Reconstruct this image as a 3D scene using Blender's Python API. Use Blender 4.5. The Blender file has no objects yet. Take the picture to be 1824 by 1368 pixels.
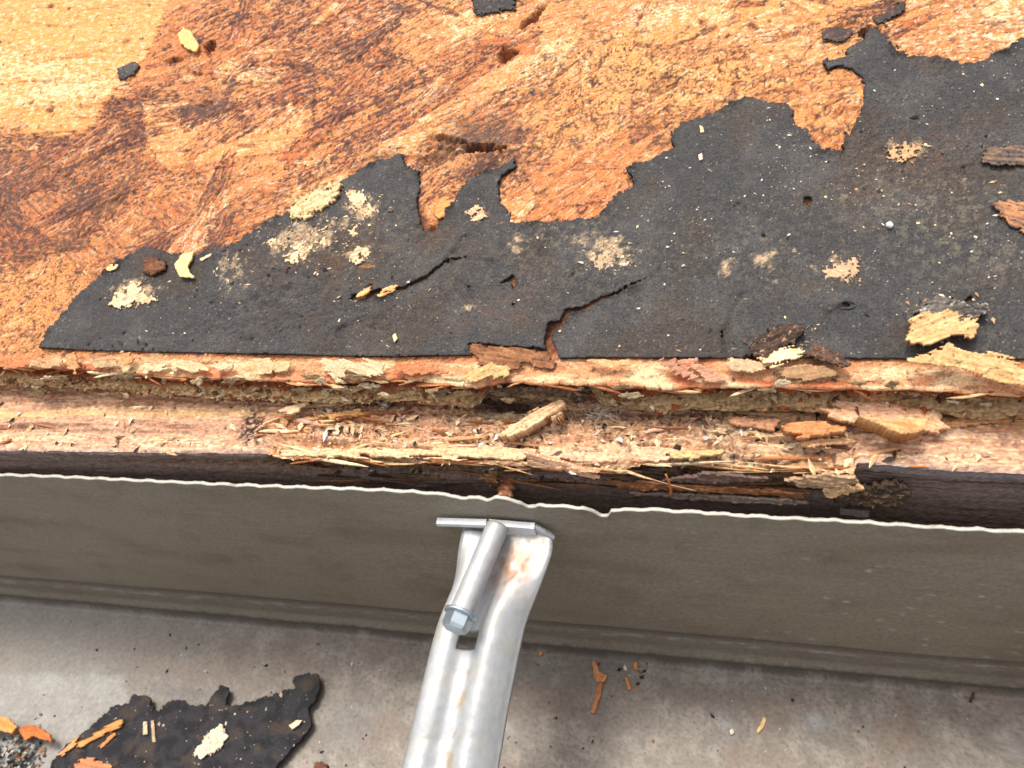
import bpy, math, numpy as np
from mathutils import Matrix, Vector

# ------------------------------------------------------------------ camera, world, sun, exposure
sc = bpy.context.scene
PW, PH, FL = 1824.0, 1368.0, 1500.0            # photograph size and focal length in its pixels
PCX, PCY = 912.0, 684.0
CAMZ = 0.30                                    # camera height above the scene origin, metres


def unit(v):
    v = np.array(v, float)
    return v / np.linalg.norm(v)


_b = FL * math.tan(math.radians(38.0))         # the camera looks 38 degrees away from straight down
_a = (FL * FL - 101 * _b) / 6070.0
AX = unit([6070, 101, -1500])                  # world X (along the eave) in camera axes
AD = unit([_a, _b, FL])                        # world down
AY = np.cross(-AD, AX)                         # world Y (up the roof)
RW = np.array([AX, AY, -AD])                   # rows: world axes in camera axes

cam_d = bpy.data.cameras.new('camera')
cam = bpy.data.objects.new('camera', cam_d)
sc.collection.objects.link(cam)
right, down, fwd = RW[:, 0], RW[:, 1], RW[:, 2]
cam.matrix_world = Matrix(((right[0], -down[0], -fwd[0], 0), (right[1], -down[1], -fwd[1], 0),
                           (right[2], -down[2], -fwd[2], CAMZ), (0, 0, 0, 1)))
cam_d.sensor_width = 36.0
cam_d.lens = 36.0 * FL / PW
cam_d.clip_start, cam_d.clip_end = 0.005, 500.0
cam_d.dof.use_dof = True
cam_d.dof.focus_distance = 0.200
cam_d.dof.aperture_fstop = 26.0
sc.camera = cam

SUN_EL, SUN_AZ = 75.0, -35.0                   # azimuth measured from +Y towards +X
world = bpy.data.worlds.new('World')
sc.world = world
world.use_nodes = True
wn = world.node_tree.nodes
bg = wn['Background']
sky = wn.new('ShaderNodeTexSky')
sky.sky_type = 'NISHITA'
sky.sun_disc = False
sky.sun_elevation = math.radians(SUN_EL)
sky.sun_rotation = math.radians(SUN_AZ)
sky.air_density, sky.dust_density, sky.ozone_density = 1.0, 6.0, 0.6
haze = wn.new('ShaderNodeHueSaturation')          # a hazy, nearly white sky all round
haze.inputs['Saturation'].default_value = 0.35
world.node_tree.links.new(sky.outputs[0], haze.inputs['Color'])
world.node_tree.links.new(haze.outputs[0], bg.inputs[0])
bg.inputs[1].default_value = 0.145
sun_d = bpy.data.lights.new('sun', 'SUN')
sun_d.energy = 1.4
sun_d.angle = math.radians(12)
sun_d.color = (1.0, 0.93, 0.82)
sun = bpy.data.objects.new('sun', sun_d)
sc.collection.objects.link(sun)
_e, _z = math.radians(SUN_EL), math.radians(SUN_AZ)
sdir = Vector((math.sin(_z) * math.cos(_e), math.cos(_z) * math.cos(_e), math.sin(_e)))
sun.rotation_euler = sdir.to_track_quat('Z', 'Y').to_euler()
sun.location = sdir * 3
sc.view_settings.view_transform = 'Standard'
sc.view_settings.look = 'None'
sc.view_settings.gamma = 1.0
sc.view_settings.use_curve_mapping = False
sc.view_settings.exposure = 0.74
sc.render.resolution_x, sc.render.resolution_y = 1024, 768

# ------------------------------------------------------------------ helpers: rays, noise, colour
COL = sc.collection
rng = np.random.default_rng(7)


def ray(px, py):
    """World direction (mm space, camera at 0) of a photograph pixel."""
    px, py = np.asarray(px, float), np.asarray(py, float)
    c = np.stack([(px - PCX) / FL, (py - PCY) / FL, np.ones_like(px)], -1)
    return c @ RW.T


def on_plane(px, py, O, n):
    d = ray(px, py)
    k = (np.dot(O, n)) / (d @ n)
    return d * k[..., None] if np.ndim(k) else d * k


def on_D(px, py, D):
    d = ray(px, py)
    k = -np.asarray(D, float) / d[..., 2]
    return d * (k[..., None] if np.ndim(k) else k)


def on_Y(px, py, Y):
    d = ray(px, py)
    k = np.asarray(Y, float) / d[..., 1]
    return d * (k[..., None] if np.ndim(k) else k)


class Frame:
    def __init__(s, O, e1, e2):
        s.O, s.e1, s.e2 = np.array(O, float), unit(e1), unit(e2)
        s.n = unit(np.cross(s.e1, s.e2))

    def uv(s, pts):
        p = np.asarray(pts, float)
        w = on_plane(p[..., 0], p[..., 1], s.O, s.n) - s.O
        return np.stack([w @ s.e1, w @ s.e2], -1)

    def pos(s, u, v, h):
        return s.O + u[..., None] * s.e1 + v[..., None] * s.e2 + h[..., None] * s.n


_PN = 4096
_PERM = np.random.default_rng(1).permutation(_PN).astype(np.int32)
_H01 = (np.arange(_PN) / (_PN - 1.0))
_GC, _GS = np.cos(_H01 * 6.2831853), np.sin(_H01 * 6.2831853)


def _hash(ix, iy, seed):
    k = int(seed) * 613 & (_PN - 1)
    return _PERM[(_PERM[(ix + k) & (_PN - 1)] + iy + k * 3) & (_PN - 1)]


def h01(ix, iy, seed):
    return _H01[_hash(np.asarray(ix).astype(np.int32), np.asarray(iy).astype(np.int32), seed)]


def noise(x, y, seed=0):
    """Gradient noise, about -1..1."""
    x, y = np.broadcast_arrays(np.asarray(x, float), np.asarray(y, float))
    x0, y0 = np.floor(x), np.floor(y)
    fx, fy = x - x0, y - y0
    ix, iy = x0.astype(np.int32), y0.astype(np.int32)
    sx, sy = fx * fx * fx * (fx * (fx * 6 - 15) + 10), fy * fy * fy * (fy * (fy * 6 - 15) + 10)
    k = int(seed) * 613 & (_PN - 1)
    pa, pb = _PERM[(ix + k) & (_PN - 1)], _PERM[(ix + 1 + k) & (_PN - 1)]
    iy = iy + k * 3

    def g(p, dy, ux):
        h = _PERM[(p + iy + dy) & (_PN - 1)]
        return _GC[h] * ux + _GS[h] * (fy - dy)
    a = g(pa, 0, fx); b = g(pb, 0, fx - 1); c = g(pa, 1, fx); d = g(pb, 1, fx - 1)
    ab = a + (b - a) * sx
    return 1.5 * (ab + (c + (d - c) * sx - ab) * sy)


def fbm(x, y, octv=4, seed=0, gain=0.5, lac=2.03):
    r, a, s = 0.0, 1.0, 0.0
    for o in range(octv):
        r = r + a * noise(x + 17.3 * o, y - 9.1 * o, seed + o * 31)
        s += a
        a *= gain
        x, y = x * lac, y * lac
    return r / s * 1.55


def voro(x, y, seed=0):
    x0, y0 = np.floor(x), np.floor(y)
    f1 = np.full(np.shape(x), 9.0); f2 = np.full(np.shape(x), 9.0); cid = np.zeros(np.shape(x))
    for dx in (-1, 0, 1):
        for dy in (-1, 0, 1):
            cx, cy = x0 + dx, y0 + dy
            px = cx + h01(cx, cy, seed); py = cy + h01(cx, cy, seed + 5)
            d = np.hypot(px - x, py - y)
            near = d < f1
            f2 = np.where(near, f1, np.minimum(f2, d))
            cid = np.where(near, h01(cx, cy, seed + 9), cid)
            f1 = np.where(near, d, f1)
    return f1, f2, cid


def sstep(a, b, x):
    t = np.clip((x - a) / (b - a), 0, 1)
    return t * t * (3 - 2 * t)


ALB = 0.80


def C(r, g, b, k=ALB):
    """Photograph colour (0-255) to a linear base colour."""
    v = np.array([r, g, b], float) / 255.0
    return np.where(v <= 0.04045, v / 12.92, ((v + 0.055) / 1.055) ** 2.4) * k


def mixc(a, b, t):
    t = np.asarray(t)[..., None]
    return a * (1 - t) + b * t


# ------------------------------------------------------------------ helpers: materials
def material(name, rough=0.8, spec=0.35, metal=0.0, bump=0.3, bscale=2500.0, var=0.25, vscale=1400.0,
             stretch=(1, 1, 1), base=None):
    m = bpy.data.materials.new(name)
    m.use_nodes = True
    nt = m.node_tree
    N, L = nt.nodes, nt.links
    p = N['Principled BSDF']
    p.inputs['Roughness'].default_value = rough
    p.inputs['Metallic'].default_value = metal
    p.inputs['Specular IOR Level'].default_value = spec
    tc = N.new('ShaderNodeTexCoord')
    mp = N.new('ShaderNodeMapping')
    mp.inputs['Scale'].default_value = stretch
    L.new(tc.outputs['Object'], mp.inputs[0])
    n1 = N.new('ShaderNodeTexNoise')
    n1.inputs['Scale'].default_value = vscale
    n1.inputs['Detail'].default_value = 4
    L.new(mp.outputs[0], n1.inputs['Vector'])
    mr = N.new('ShaderNodeMapRange')
    mr.inputs['From Min'].default_value = 0.25
    mr.inputs['From Max'].default_value = 0.75
    mr.inputs['To Min'].default_value = 1 - var
    mr.inputs['To Max'].default_value = 1 + var
    L.new(n1.outputs['Fac'], mr.inputs['Value'])
    mx = N.new('ShaderNodeVectorMath')
    mx.operation = 'SCALE'
    if base is None:
        at = N.new('ShaderNodeAttribute')
        at.attribute_name = 'Col'
        L.new(at.outputs['Color'], mx.inputs[0])
    else:
        mx.inputs[0].default_value = tuple(base)
    L.new(mr.outputs[0], mx.inputs['Scale'])
    L.new(mx.outputs[0], p.inputs['Base Color'])
    if bump > 0:
        n2 = N.new('ShaderNodeTexNoise')
        n2.inputs['Scale'].default_value = bscale
        n2.inputs['Detail'].default_value = 5
        L.new(mp.outputs[0], n2.inputs['Vector'])
        bp = N.new('ShaderNodeBump')
        bp.inputs['Strength'].default_value = bump
        bp.inputs['Distance'].default_value = 0.0003
        L.new(n2.outputs['Fac'], bp.inputs['Height'])
        L.new(bp.outputs[0], p.inputs['Normal'])
    return m


M_OSB = material('strand_board', 0.78, 0.3, bump=0.7, bscale=2400, var=0.42, vscale=2300)
M_WOOD = material('rotten_wood', 0.85, 0.25, bump=0.8, bscale=2200, var=0.42, vscale=1900, stretch=(0.5, 1, 1))
M_CHIP = material('wood_chip', 0.75, 0.3, bump=0.6, bscale=2000, var=0.3, vscale=1500)
M_FELT = material('asphalt_felt', 0.82, 0.3, bump=0.9, bscale=2200, var=0.5, vscale=2300)
M_GUT = material('painted_gutter_metal', 0.5, 0.4, bump=0.2, bscale=1300, var=0.2, vscale=900)
M_ALU = material('galvanised_hanger_metal', 0.52, 0.5, metal=0.42, bump=0.25, bscale=900, var=0.10, vscale=500)
M_EDGE = material('bare_cut_metal', 0.45, 0.5, metal=0.1, bump=0.2, bscale=1500, var=0.1, vscale=900)
M_ZINC = material('zinc_plated_steel', 0.30, 0.5, metal=0.8, bump=0.1, bscale=1500, var=0.08, vscale=900)
M_RUST = material('rusty_steel', 0.85, 0.3, metal=0.1, bump=0.8, bscale=1800, var=0.4, vscale=1500)
M_GRIT = material('roof_grit', 0.7, 0.4, bump=0.4, bscale=2500, var=0.25, vscale=2500)


# ------------------------------------------------------------------ helpers: objects
def tag(o, label=None, cat=None, group=None, kind=None):
    if label: o['label'] = label
    if cat: o['category'] = cat
    if group: o['group'] = group
    if kind: o['kind'] = kind
    return o


def mesh_obj(name, V, F, cols=None, mat=None, parent=None, smooth=True):
    """V in mm relative to the camera; F: list/array of quads (or tris when a row repeats -1)."""
    me = bpy.data.meshes.new(name)
    V = np.asarray(V, float).reshape(-1, 3)
    Vm = V * 0.001
    Vm[:, 2] += CAMZ
    F = np.asarray(F)
    if F.ndim == 2 and F.shape[1] == 4 and not (F < 0).any():
        nl = np.full(len(F), 4)
        loops = F.ravel()
    else:
        nl = np.array([int((np.asarray(f) >= 0).sum()) for f in F])
        loops = np.concatenate([np.asarray(f)[np.asarray(f) >= 0] for f in F])
    me.vertices.add(len(Vm))
    me.vertices.foreach_set('co', Vm.astype(np.float32).ravel())
    me.loops.add(len(loops))
    me.loops.foreach_set('vertex_index', loops.astype(np.int32))
    me.polygons.add(len(nl))
    me.polygons.foreach_set('loop_start', (np.cumsum(nl) - nl).astype(np.int32))
    me.polygons.foreach_set('loop_total', nl.astype(np.int32))
    me.polygons.foreach_set('use_smooth', np.full(len(nl), smooth, dtype=bool))
    me.update(calc_edges=True)
    if cols is not None:
        ca = me.color_attributes.new('Col', 'FLOAT_COLOR', 'POINT')
        c4 = np.ones((len(Vm), 4), np.float32)
        cols = np.asarray(cols, float)
        c4[:, :3] = np.clip(cols if cols.ndim == 1 else cols.reshape(-1, 3), 0.003, 0.9)
        ca.data.foreach_set('color', c4.ravel())
    if mat:
        me.materials.append(mat)
    o = bpy.data.objects.new(name, me)
    COL.objects.link(o)
    if parent:
        o.parent = parent
        o.location = -parent.location if parent.parent is None else (0, 0, 0)
    return o


def thing(name, label, cat, base_mm, group=None):
    o = bpy.data.objects.new(name, None)
    COL.objects.link(o)
    o.empty_display_size = 0.01
    o.location = (base_mm[0] * 0.001, base_mm[1] * 0.001, base_mm[2] * 0.001 + CAMZ)
    return tag(o, label, cat, group)


def grid_faces(nr, nc):
    i = np.arange(nr * nc).reshape(nr, nc)
    return np.stack([i[:-1, :-1], i[:-1, 1:], i[1:, 1:], i[1:, :-1]], -1).reshape(-1, 4)


def seg_dist(U, V, a, b):
    d = b - a
    L2 = max(d @ d, 1e-9)
    t = np.clip(((U - a[0]) * d[0] + (V - a[1]) * d[1]) / L2, 0, 1)
    return np.hypot(U - a[0] - t * d[0], V - a[1] - t * d[1]), t


def poly_sdf(U, V, P):
    """Positive inside."""
    dist = np.full(U.shape, 1e9)
    inside = np.zeros(U.shape, bool)
    n = len(P)
    for i in range(n):
        a, b = P[i], P[(i + 1) % n]
        d, _ = seg_dist(U, V, a, b)
        dist = np.minimum(dist, d)
        if a[1] != b[1]:
            cross = ((a[1] > V) != (b[1] > V)) & (U < (b[0] - a[0]) * (V - a[1]) / (b[1] - a[1]) + a[0])
            inside ^= cross
    return np.where(inside, dist, -dist)


def patch_mesh(fr, uv, cell, thick, hfn=None, cfn=None, rag=0.25, ragf=1.2, seed=0, closed=True, cut=None,
               roundness=0.0, rim=None, ragmask=None):
    """A sheet with an outline: returns V, F, cols, (U, V, sdf grids)."""
    lo, hi = uv.min(0) - 2 * cell - rag, uv.max(0) + 2 * cell + rag
    nu, nv = int((hi[0] - lo[0]) / cell) + 2, int((hi[1] - lo[1]) / cell) + 2
    U, V = np.meshgrid(lo[0] + np.arange(nu) * cell, lo[1] + np.arange(nv) * cell)
    s = poly_sdf(U, V, uv)
    if isinstance(ragf, tuple):
        ra = math.radians(ragf[2]) if len(ragf) > 2 else 0.0
        rn = fbm((U * math.cos(ra) + V * math.sin(ra)) * ragf[0], (-U * math.sin(ra) + V * math.cos(ra)) * ragf[1], 4, seed, .6)
    else:
        rn = fbm(U * ragf, V * ragf, 4, seed, .6)
    s = s + rag * rn * (1 if ragmask is None else ragmask(U, V))
    if cut is not None:
        s = np.minimum(s, cut(U, V))
    gv, gu = np.gradient(s, cell)
    gl = np.maximum(gu * gu + gv * gv, 0.05)
    near = np.abs(s) < cell * 0.75
    k = np.where(near, np.clip(s / gl, -cell * 0.7, cell * 0.7), 0)
    U2, V2 = U - gu * k, V - gv * k
    s2 = np.where(near, 0, s)
    keep = s > -cell * 0.75
    f = grid_faces(nv, nu)
    kf = keep.ravel()
    f = f[kf[f].all(1)]
    used = np.unique(f)
    remap = np.full(nu * nv, -1)
    remap[used] = np.arange(len(used))
    f = remap[f]
    u, v, sd = U2.ravel()[used], V2.ravel()[used], s2.ravel()[used]
    h = hfn(u, v, sd) if hfn else np.zeros_like(u)
    if roundness > 0:
        h = h - roundness * (1 - np.sqrt(np.clip(1 - (1 - np.clip(sd / (roundness * 2), 0, 1)) ** 2, 0, 1)))
    top = fr.pos(u, v, h)
    col = cfn(u, v, sd) if cfn else None
    if thick <= 0:
        return top, f, col, (u, v, sd)
    bot = fr.pos(u, v, h - thick)
    n = len(used)
    e = np.concatenate([f[:, [0, 1]], f[:, [1, 2]], f[:, [2, 3]], f[:, [3, 0]]])
    key = np.sort(e, 1)
    _, idx, cnt = np.unique(key, axis=0, return_index=True, return_counts=True)
    be = e[idx[cnt == 1]]
    side = np.stack([be[:, 1], be[:, 0], be[:, 0] + n, be[:, 1] + n], 1)
    fs = [f, side]
    if closed:
        fs.append(f[:, ::-1] + n)
    VV = np.concatenate([top, bot])
    FF = np.concatenate(fs)
    cc = None
    if col is not None:
        cc = np.concatenate([col, col * 0.85 if rim is None else np.broadcast_to(rim, col.shape)])
    return VV, FF, cc, (u, v, sd)


def tube_mesh(P, R, n=14, cap=True):
    """Tube along points P (m,3) with radii R (m,) or (m,n)."""
    P = np.asarray(P, float)
    R = np.asarray(R, float)
    if R.ndim == 1:
        R = np.repeat(R[:, None], n, 1)
    T = np.gradient(P, axis=0)
    T /= np.linalg.norm(T, axis=1)[:, None]
    up = np.array([0.13, 0.2, 1.0])
    A = np.cross(T, up); A /= np.linalg.norm(A, axis=1)[:, None]
    B = np.cross(A, T)
    a = np.arange(n) / n * 2 * np.pi
    V = P[:, None] + R[..., None] * (np.cos(a)[None, :, None] * A[:, None] + np.sin(a)[None, :, None] * B[:, None])
    m = len(P)
    i = np.arange(m * n).reshape(m, n)
    j = np.roll(i, -1, 1)
    F = np.stack([i[:-1], j[:-1], j[1:], i[1:]], -1).reshape(-1, 4)
    V = V.reshape(-1, 3)
    if cap:
        V = np.concatenate([V, P[:1], P[-1:]])
        c0, c1 = m * n, m * n + 1
        F = [list(r) for r in F]
        for q in range(n):
            F.append([j[0, q], i[0, q], c0, -1])
            F.append([i[-1, q], j[-1, q], c1, -1])
        F = np.array(F)
    return V, F


def box_mesh(c, hx, hy, hz, ax=None):
    ax = np.eye(3) if ax is None else np.asarray(ax)
    s = np.array([[x, y, z] for x in (-1, 1) for y in (-1, 1) for z in (-1, 1)], float) * [hx, hy, hz]
    V = np.asarray(c) + s @ ax
    F = np.array([[0, 1, 3, 2], [4, 6, 7, 5], [0, 4, 5, 1], [2, 3, 7, 6], [0, 2, 6, 4], [1, 5, 7, 3]])
    return V, F


def grow_out(e, step, far, band=90.0):
    """Coordinates beyond the picture: a band at three times the step, then growing steps."""
    r, s, e0 = [], step * 3, e
    while e < far:
        if e - e0 > band:
            s = min(s * 1.25, 40)
        e += s
        r.append(e)
    return r


def axis_var(lo, hi, step, far):
    """Even spacing lo..hi, then coarser out to +-far."""
    x = list(np.arange(lo, hi + step * .5, step))
    return np.array([-q for q in grow_out(-x[0], step, far)][::-1] + x + grow_out(x[-1], step, far))


FAR = 550.0
SL = math.radians(20.0)
ROOF = Frame((0, 110, -147), (1, 0, 0), (0, math.cos(SL), math.sin(SL)))


def blobs(fr, lst, U, V):
    """Sum of soft ellipses given in photograph pixels on a plane."""
    r = np.zeros(U.shape)
    for (x, y, rx, ry, a) in lst:
        c, cx, cy = fr.uv([[x, y], [x + rx, y], [x, y - ry]])
        du, dv = abs(cx[0] - c[0]) + .01, abs(cy[1] - c[1]) + .01
        r += a * np.exp(-(((U - c[0]) / du) ** 2 + ((V - c[1]) / dv) ** 2))
    return r


# ------------------------------------------------------------------ the setting
o = mesh_obj('ground', np.array([[-60000, -60000, -3000], [60000, -60000, -3000], [60000, 60000, -3000], [-60000, 60000, -3000]]),
             np.array([[0, 1, 2, 3]]), np.array([0.06, 0.075, 0.04]), material('lawn_ground', 0.95, 0.2, bump=0, var=0.3, vscale=6), None, False)
tag(o, kind='structure')

# ------------------------------------------------------------------ roof sheathing (strand board)
c0 = ROOF.uv([[0, 0], [1824, 0], [0, 660], [1824, 660], [912, 0]])
ULO, UHI = c0[:, 0].min() - 4, c0[:, 0].max() + 4
THI = c0[:, 1].max() + 4
STEP = 0.335
us = axis_var(ULO, UHI, STEP, FAR)
ts = list(np.arange(0, THI, STEP))
ts += grow_out(ts[-1], STEP, 900.0, 60.0)
ts = np.array(ts)

lip_px = np.array([(-60, 650), (0, 650), (60, 653), (150, 657), (230, 664), (300, 668), (400, 672), (480, 676), (600, 680), (660, 674), (720, 672),
                   (790, 680), (850, 688), (905, 676), (960, 682), (1060, 684), (1180, 690), (1300, 686), (1420, 688), (1560, 690), (1700, 694), (1824, 700), (1900, 702)])
lip_uv = ROOF.uv(lip_px)


def te(u):
    return np.interp(u, lip_uv[:, 0], lip_uv[:, 1]) + 0.35 * fbm(u * .25, u * 0 + 3.3, 4, 41, .6)


UU, TT = np.meshgrid(us, ts)
TT = TT + te(UU) * np.clip(1 - TT / 10.0, 0, 1)

# strands: x1, y1, x2, y2 (ends, photograph pixels), width, tone, dark, crackle, red, pale, lift
S_MAN = [
    (-160, 470, 180, 330, 110, .25, .75, .3, .5, .0, .1),
    (-60, 330, 130, 430, 150, .22, .85, .2, .35, .05, .15),
    (-30, 600, 170, 500, 170, .45, .25, 1.0, .25, .1, .2),
    (60, 340, 250, 520, 75, .40, .45, .3, .45, .15, .3),
    (230, 300, 410, 450, 90, .38, .55, .5, .5, .15, .25),
    (300, 300, 470, 440, 70, .48, .4, .4, .4, .2, .35),
    (180, 490, 480, 350, 55, .42, .5, .1, .5, .15, .35),
    (200, 470, 770, 215, 34, .45, .65, .0, .4, .3, .5),
    (330, 452, 700, 290, 30, .52, .4, .1, .35, .25, .4),
    (110, 300, 280, 200, 100, .35, .7, .2, .5, .1, .2),
    (400, 110, 760, -30, 120, .48, .6, .0, .35, .25, .25),
    (430, 190, 720, 80, 90, .50, .6, .0, .3, .25, .3),
    (540, 210, 860, 60, 70, .45, .65, .0, .35, .2, .35),
    (600, 280, 930, 90, 55, .40, .65, .0, .5, .15, .3),
    (700, 90, 960, -30, 90, .66, .35, .0, .2, .25, .3),
    (860, 70, 1130, -40, 95, .70, .3, .0, .2, .25, .3),
    (650, 300, 1010, 70, 46, .74, .15, .0, .1, .3, .5),
    (880, 330, 1000, 180, 110, .48, .6, .3, .25, .3, .25),
    (960, 260, 1150, 120, 150, .66, .25, 1.0, .1, .15, .4),
    (1000, 150, 1170, 70, 90, .70, .25, .9, .1, .2, .4),
    (930, 400, 1240, 90, 30, .72, .2, .0, .15, .4, .65),
    (880, 400, 1150, 250, 70, .45, .25, .0, .75, .1, .5),
    (1000, 400, 1200, 240, 60, .50, .3, .1, .6, .1, .45),
    (1080, 240, 1330, 60, 44, .62, .4, .4, .2, .3, .6),
    (1170, 230, 1400, 90, 90, .60, .3, .9, .2, .2, .4),
    (1200, 170, 1440, 110, 70, .66, .25, .9, .2, .25, .45),
    (1400, 240, 1560, 170, 140, .55, .3, .7, .4, .15, .4),
    (1130, 70, 1520, -10, 70, .80, .15, .0, .15, .3, .45),
    (1180, 100, 1600, 10, 32, .66, .5, .2, .2, .35, .6),
    (1330, 110, 1900, 10, 60, .72, .3, .3, .2, .45, .5),
    (1540, 110, 1900, 50, 90, .64, .4, .4, .3, .5, .35),
    (1600, 30, 1900, -30, 80, .68, .3, .1, .3, .35, .4),
    (240, 95, 450, 30, 110, .60, .4, .0, .7, .1, .2),
    (300, 215, 430, 190, 40, .60, .55, .0, .2, .2, .62),
]
r2 = np.random.default_rng(11)
S_ALL = []
for gx in range(-6, 25):
    for gy in range(-6, 9):
        x, y = gx * 92 + r2.uniform(-45, 45), gy * 88 + r2.uniform(-40, 40)
        base_a = -28 if 150 < x < 1250 else (-14 if x >= 1250 else -18)
        a = math.radians(base_a + r2.normal(0, 16))
        L = r2.uniform(80, 210)
        S_ALL.append((x - math.cos(a) * L, y - math.sin(a) * L, x + math.cos(a) * L, y + math.sin(a) * L, r2.uniform(35, 95),
                      r2.uniform(.4, .72), r2.uniform(.15, .6), max(0, r2.normal(.15, .35)), r2.uniform(.1, .5), r2.uniform(.05, .35), r2.uniform(0, .3)))
r2.shuffle(S_ALL)
S_ALL = [tuple(s) for s in S_ALL] + S_MAN

SID = np.zeros(UU.shape, int)
LH = np.zeros(UU.shape); GA = np.full(UU.shape, math.radians(25)); PRM = np.zeros(UU.shape + (5,))
PRM[:] = (.5, .4, .1, .3, .15)
ED = np.full(UU.shape, 5.0)
for si, s in enumerate(S_ALL):
    a, b = ROOF.uv([[s[0], s[1]], [s[2], s[3]]])
    mid_px = ((s[0] + s[2]) / 2, (s[1] + s[3]) / 2)
    q = ROOF.uv([[mid_px[0], mid_px[1] - s[4] / 2], [mid_px[0], mid_px[1] + s[4] / 2]])
    wd = np.linalg.norm(q[0] - q[1]) / 2
    d = b - a; L = np.linalg.norm(d); d = d / L
    c = (a + b) / 2
    la = (UU - c[0]) * d[0] + (TT - c[1]) * d[1]
    lb = -(UU - c[0]) * d[1] + (TT - c[1]) * d[0]
    box = (np.abs(la) < L / 2 + 4) & (np.abs(lb) < wd + 3)
    if not box.any():
        continue
    laa, lbb = la[box], lb[box]
    e_end = L / 2 - np.abs(laa) + 2.6 * fbm(laa * .10 + si, lbb * .8, 4, 3, .6)
    e_sid = wd - np.abs(lbb) + 0.9 * fbm(laa * .12 + si, lbb * .5, 4, 5, .6)
    ed = np.minimum(e_end, e_sid)
    ins = ed > 0
    idx = np.where(box)
    ii = (idx[0][ins], idx[1][ins])
    SID[ii] = si + 1
    lift = s[10] * 0.75
    LH[ii] = lift - 0.12 + 0.12 * sstep(0, .8, ed[ins])
    GA[ii] = math.atan2(d[1], d[0])
    ED[ii] = ed[ins]
    PRM[ii] = (s[5], s[6], s[7], s[8], s[9])
# broad flakes with an outline of their own
S_POLY = [
    ([(-900, 470), (20, 505), (60, 490), (125, 478), (165, 505), (110, 570), (75, 640), (-900, 700)], -30, (.48, .25, 1.0, .25, .1), .2),
    ([(-900, 250), (20, 244), (95, 250), (150, 262), (130, 300), (100, 345), (60, 330), (-900, 310)], -12, (.25, .8, .1, .45, .05), .1),
    ([(262, 196), (290, 218), (330, 222), (400, 210), (470, 192), (545, 195), (552, 230), (540, 262), (500, 272), (440, 285), (380, 297), (300, 302), (274, 288), (260, 240)], -7, (.76, .26, .0, .25, .3), .5),
    ([(250, 60), (300, 40), (360, 28), (440, 30), (430, 80), (380, 118), (320, 126), (285, 110), (268, 120)], -30, (.52, .5, .0, .75, .1), .15),
    ([(-900, -300), (330, -300), (300, 0), (284, 55), (262, 108), (238, 132), (215, 160), (190, 188), (168, 224), (150, 238), (90, 243), (30, 236), (-900, 250)], -3, (.95, .0, .0, .12, .4), .6),
]
for pi, (pp, an, prm, lf_) in enumerate(S_POLY):
    si = len(S_ALL) + pi
    gr_ = math.radians(-an)
    ed = poly_sdf(UU, TT, ROOF.uv(pp)) + 1.0 * fbm(UU * .25, TT * .25, 5, 880 + pi, .65) + 2.0 * fbm((UU * math.cos(gr_) + TT * math.sin(gr_)) * .07, (-UU * math.sin(gr_) + TT * math.cos(gr_)) * .8, 4, 890 + pi, .62)
    ii = np.where(ed > 0)
    SID[ii] = si + 1
    LH[ii] = lf_ * .75 - .12 + .12 * sstep(0, .8, ed[ii])
    ED[ii] = ed[ii]
    GA[ii] = -math.radians(an)
    PRM[ii] = prm
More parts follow.
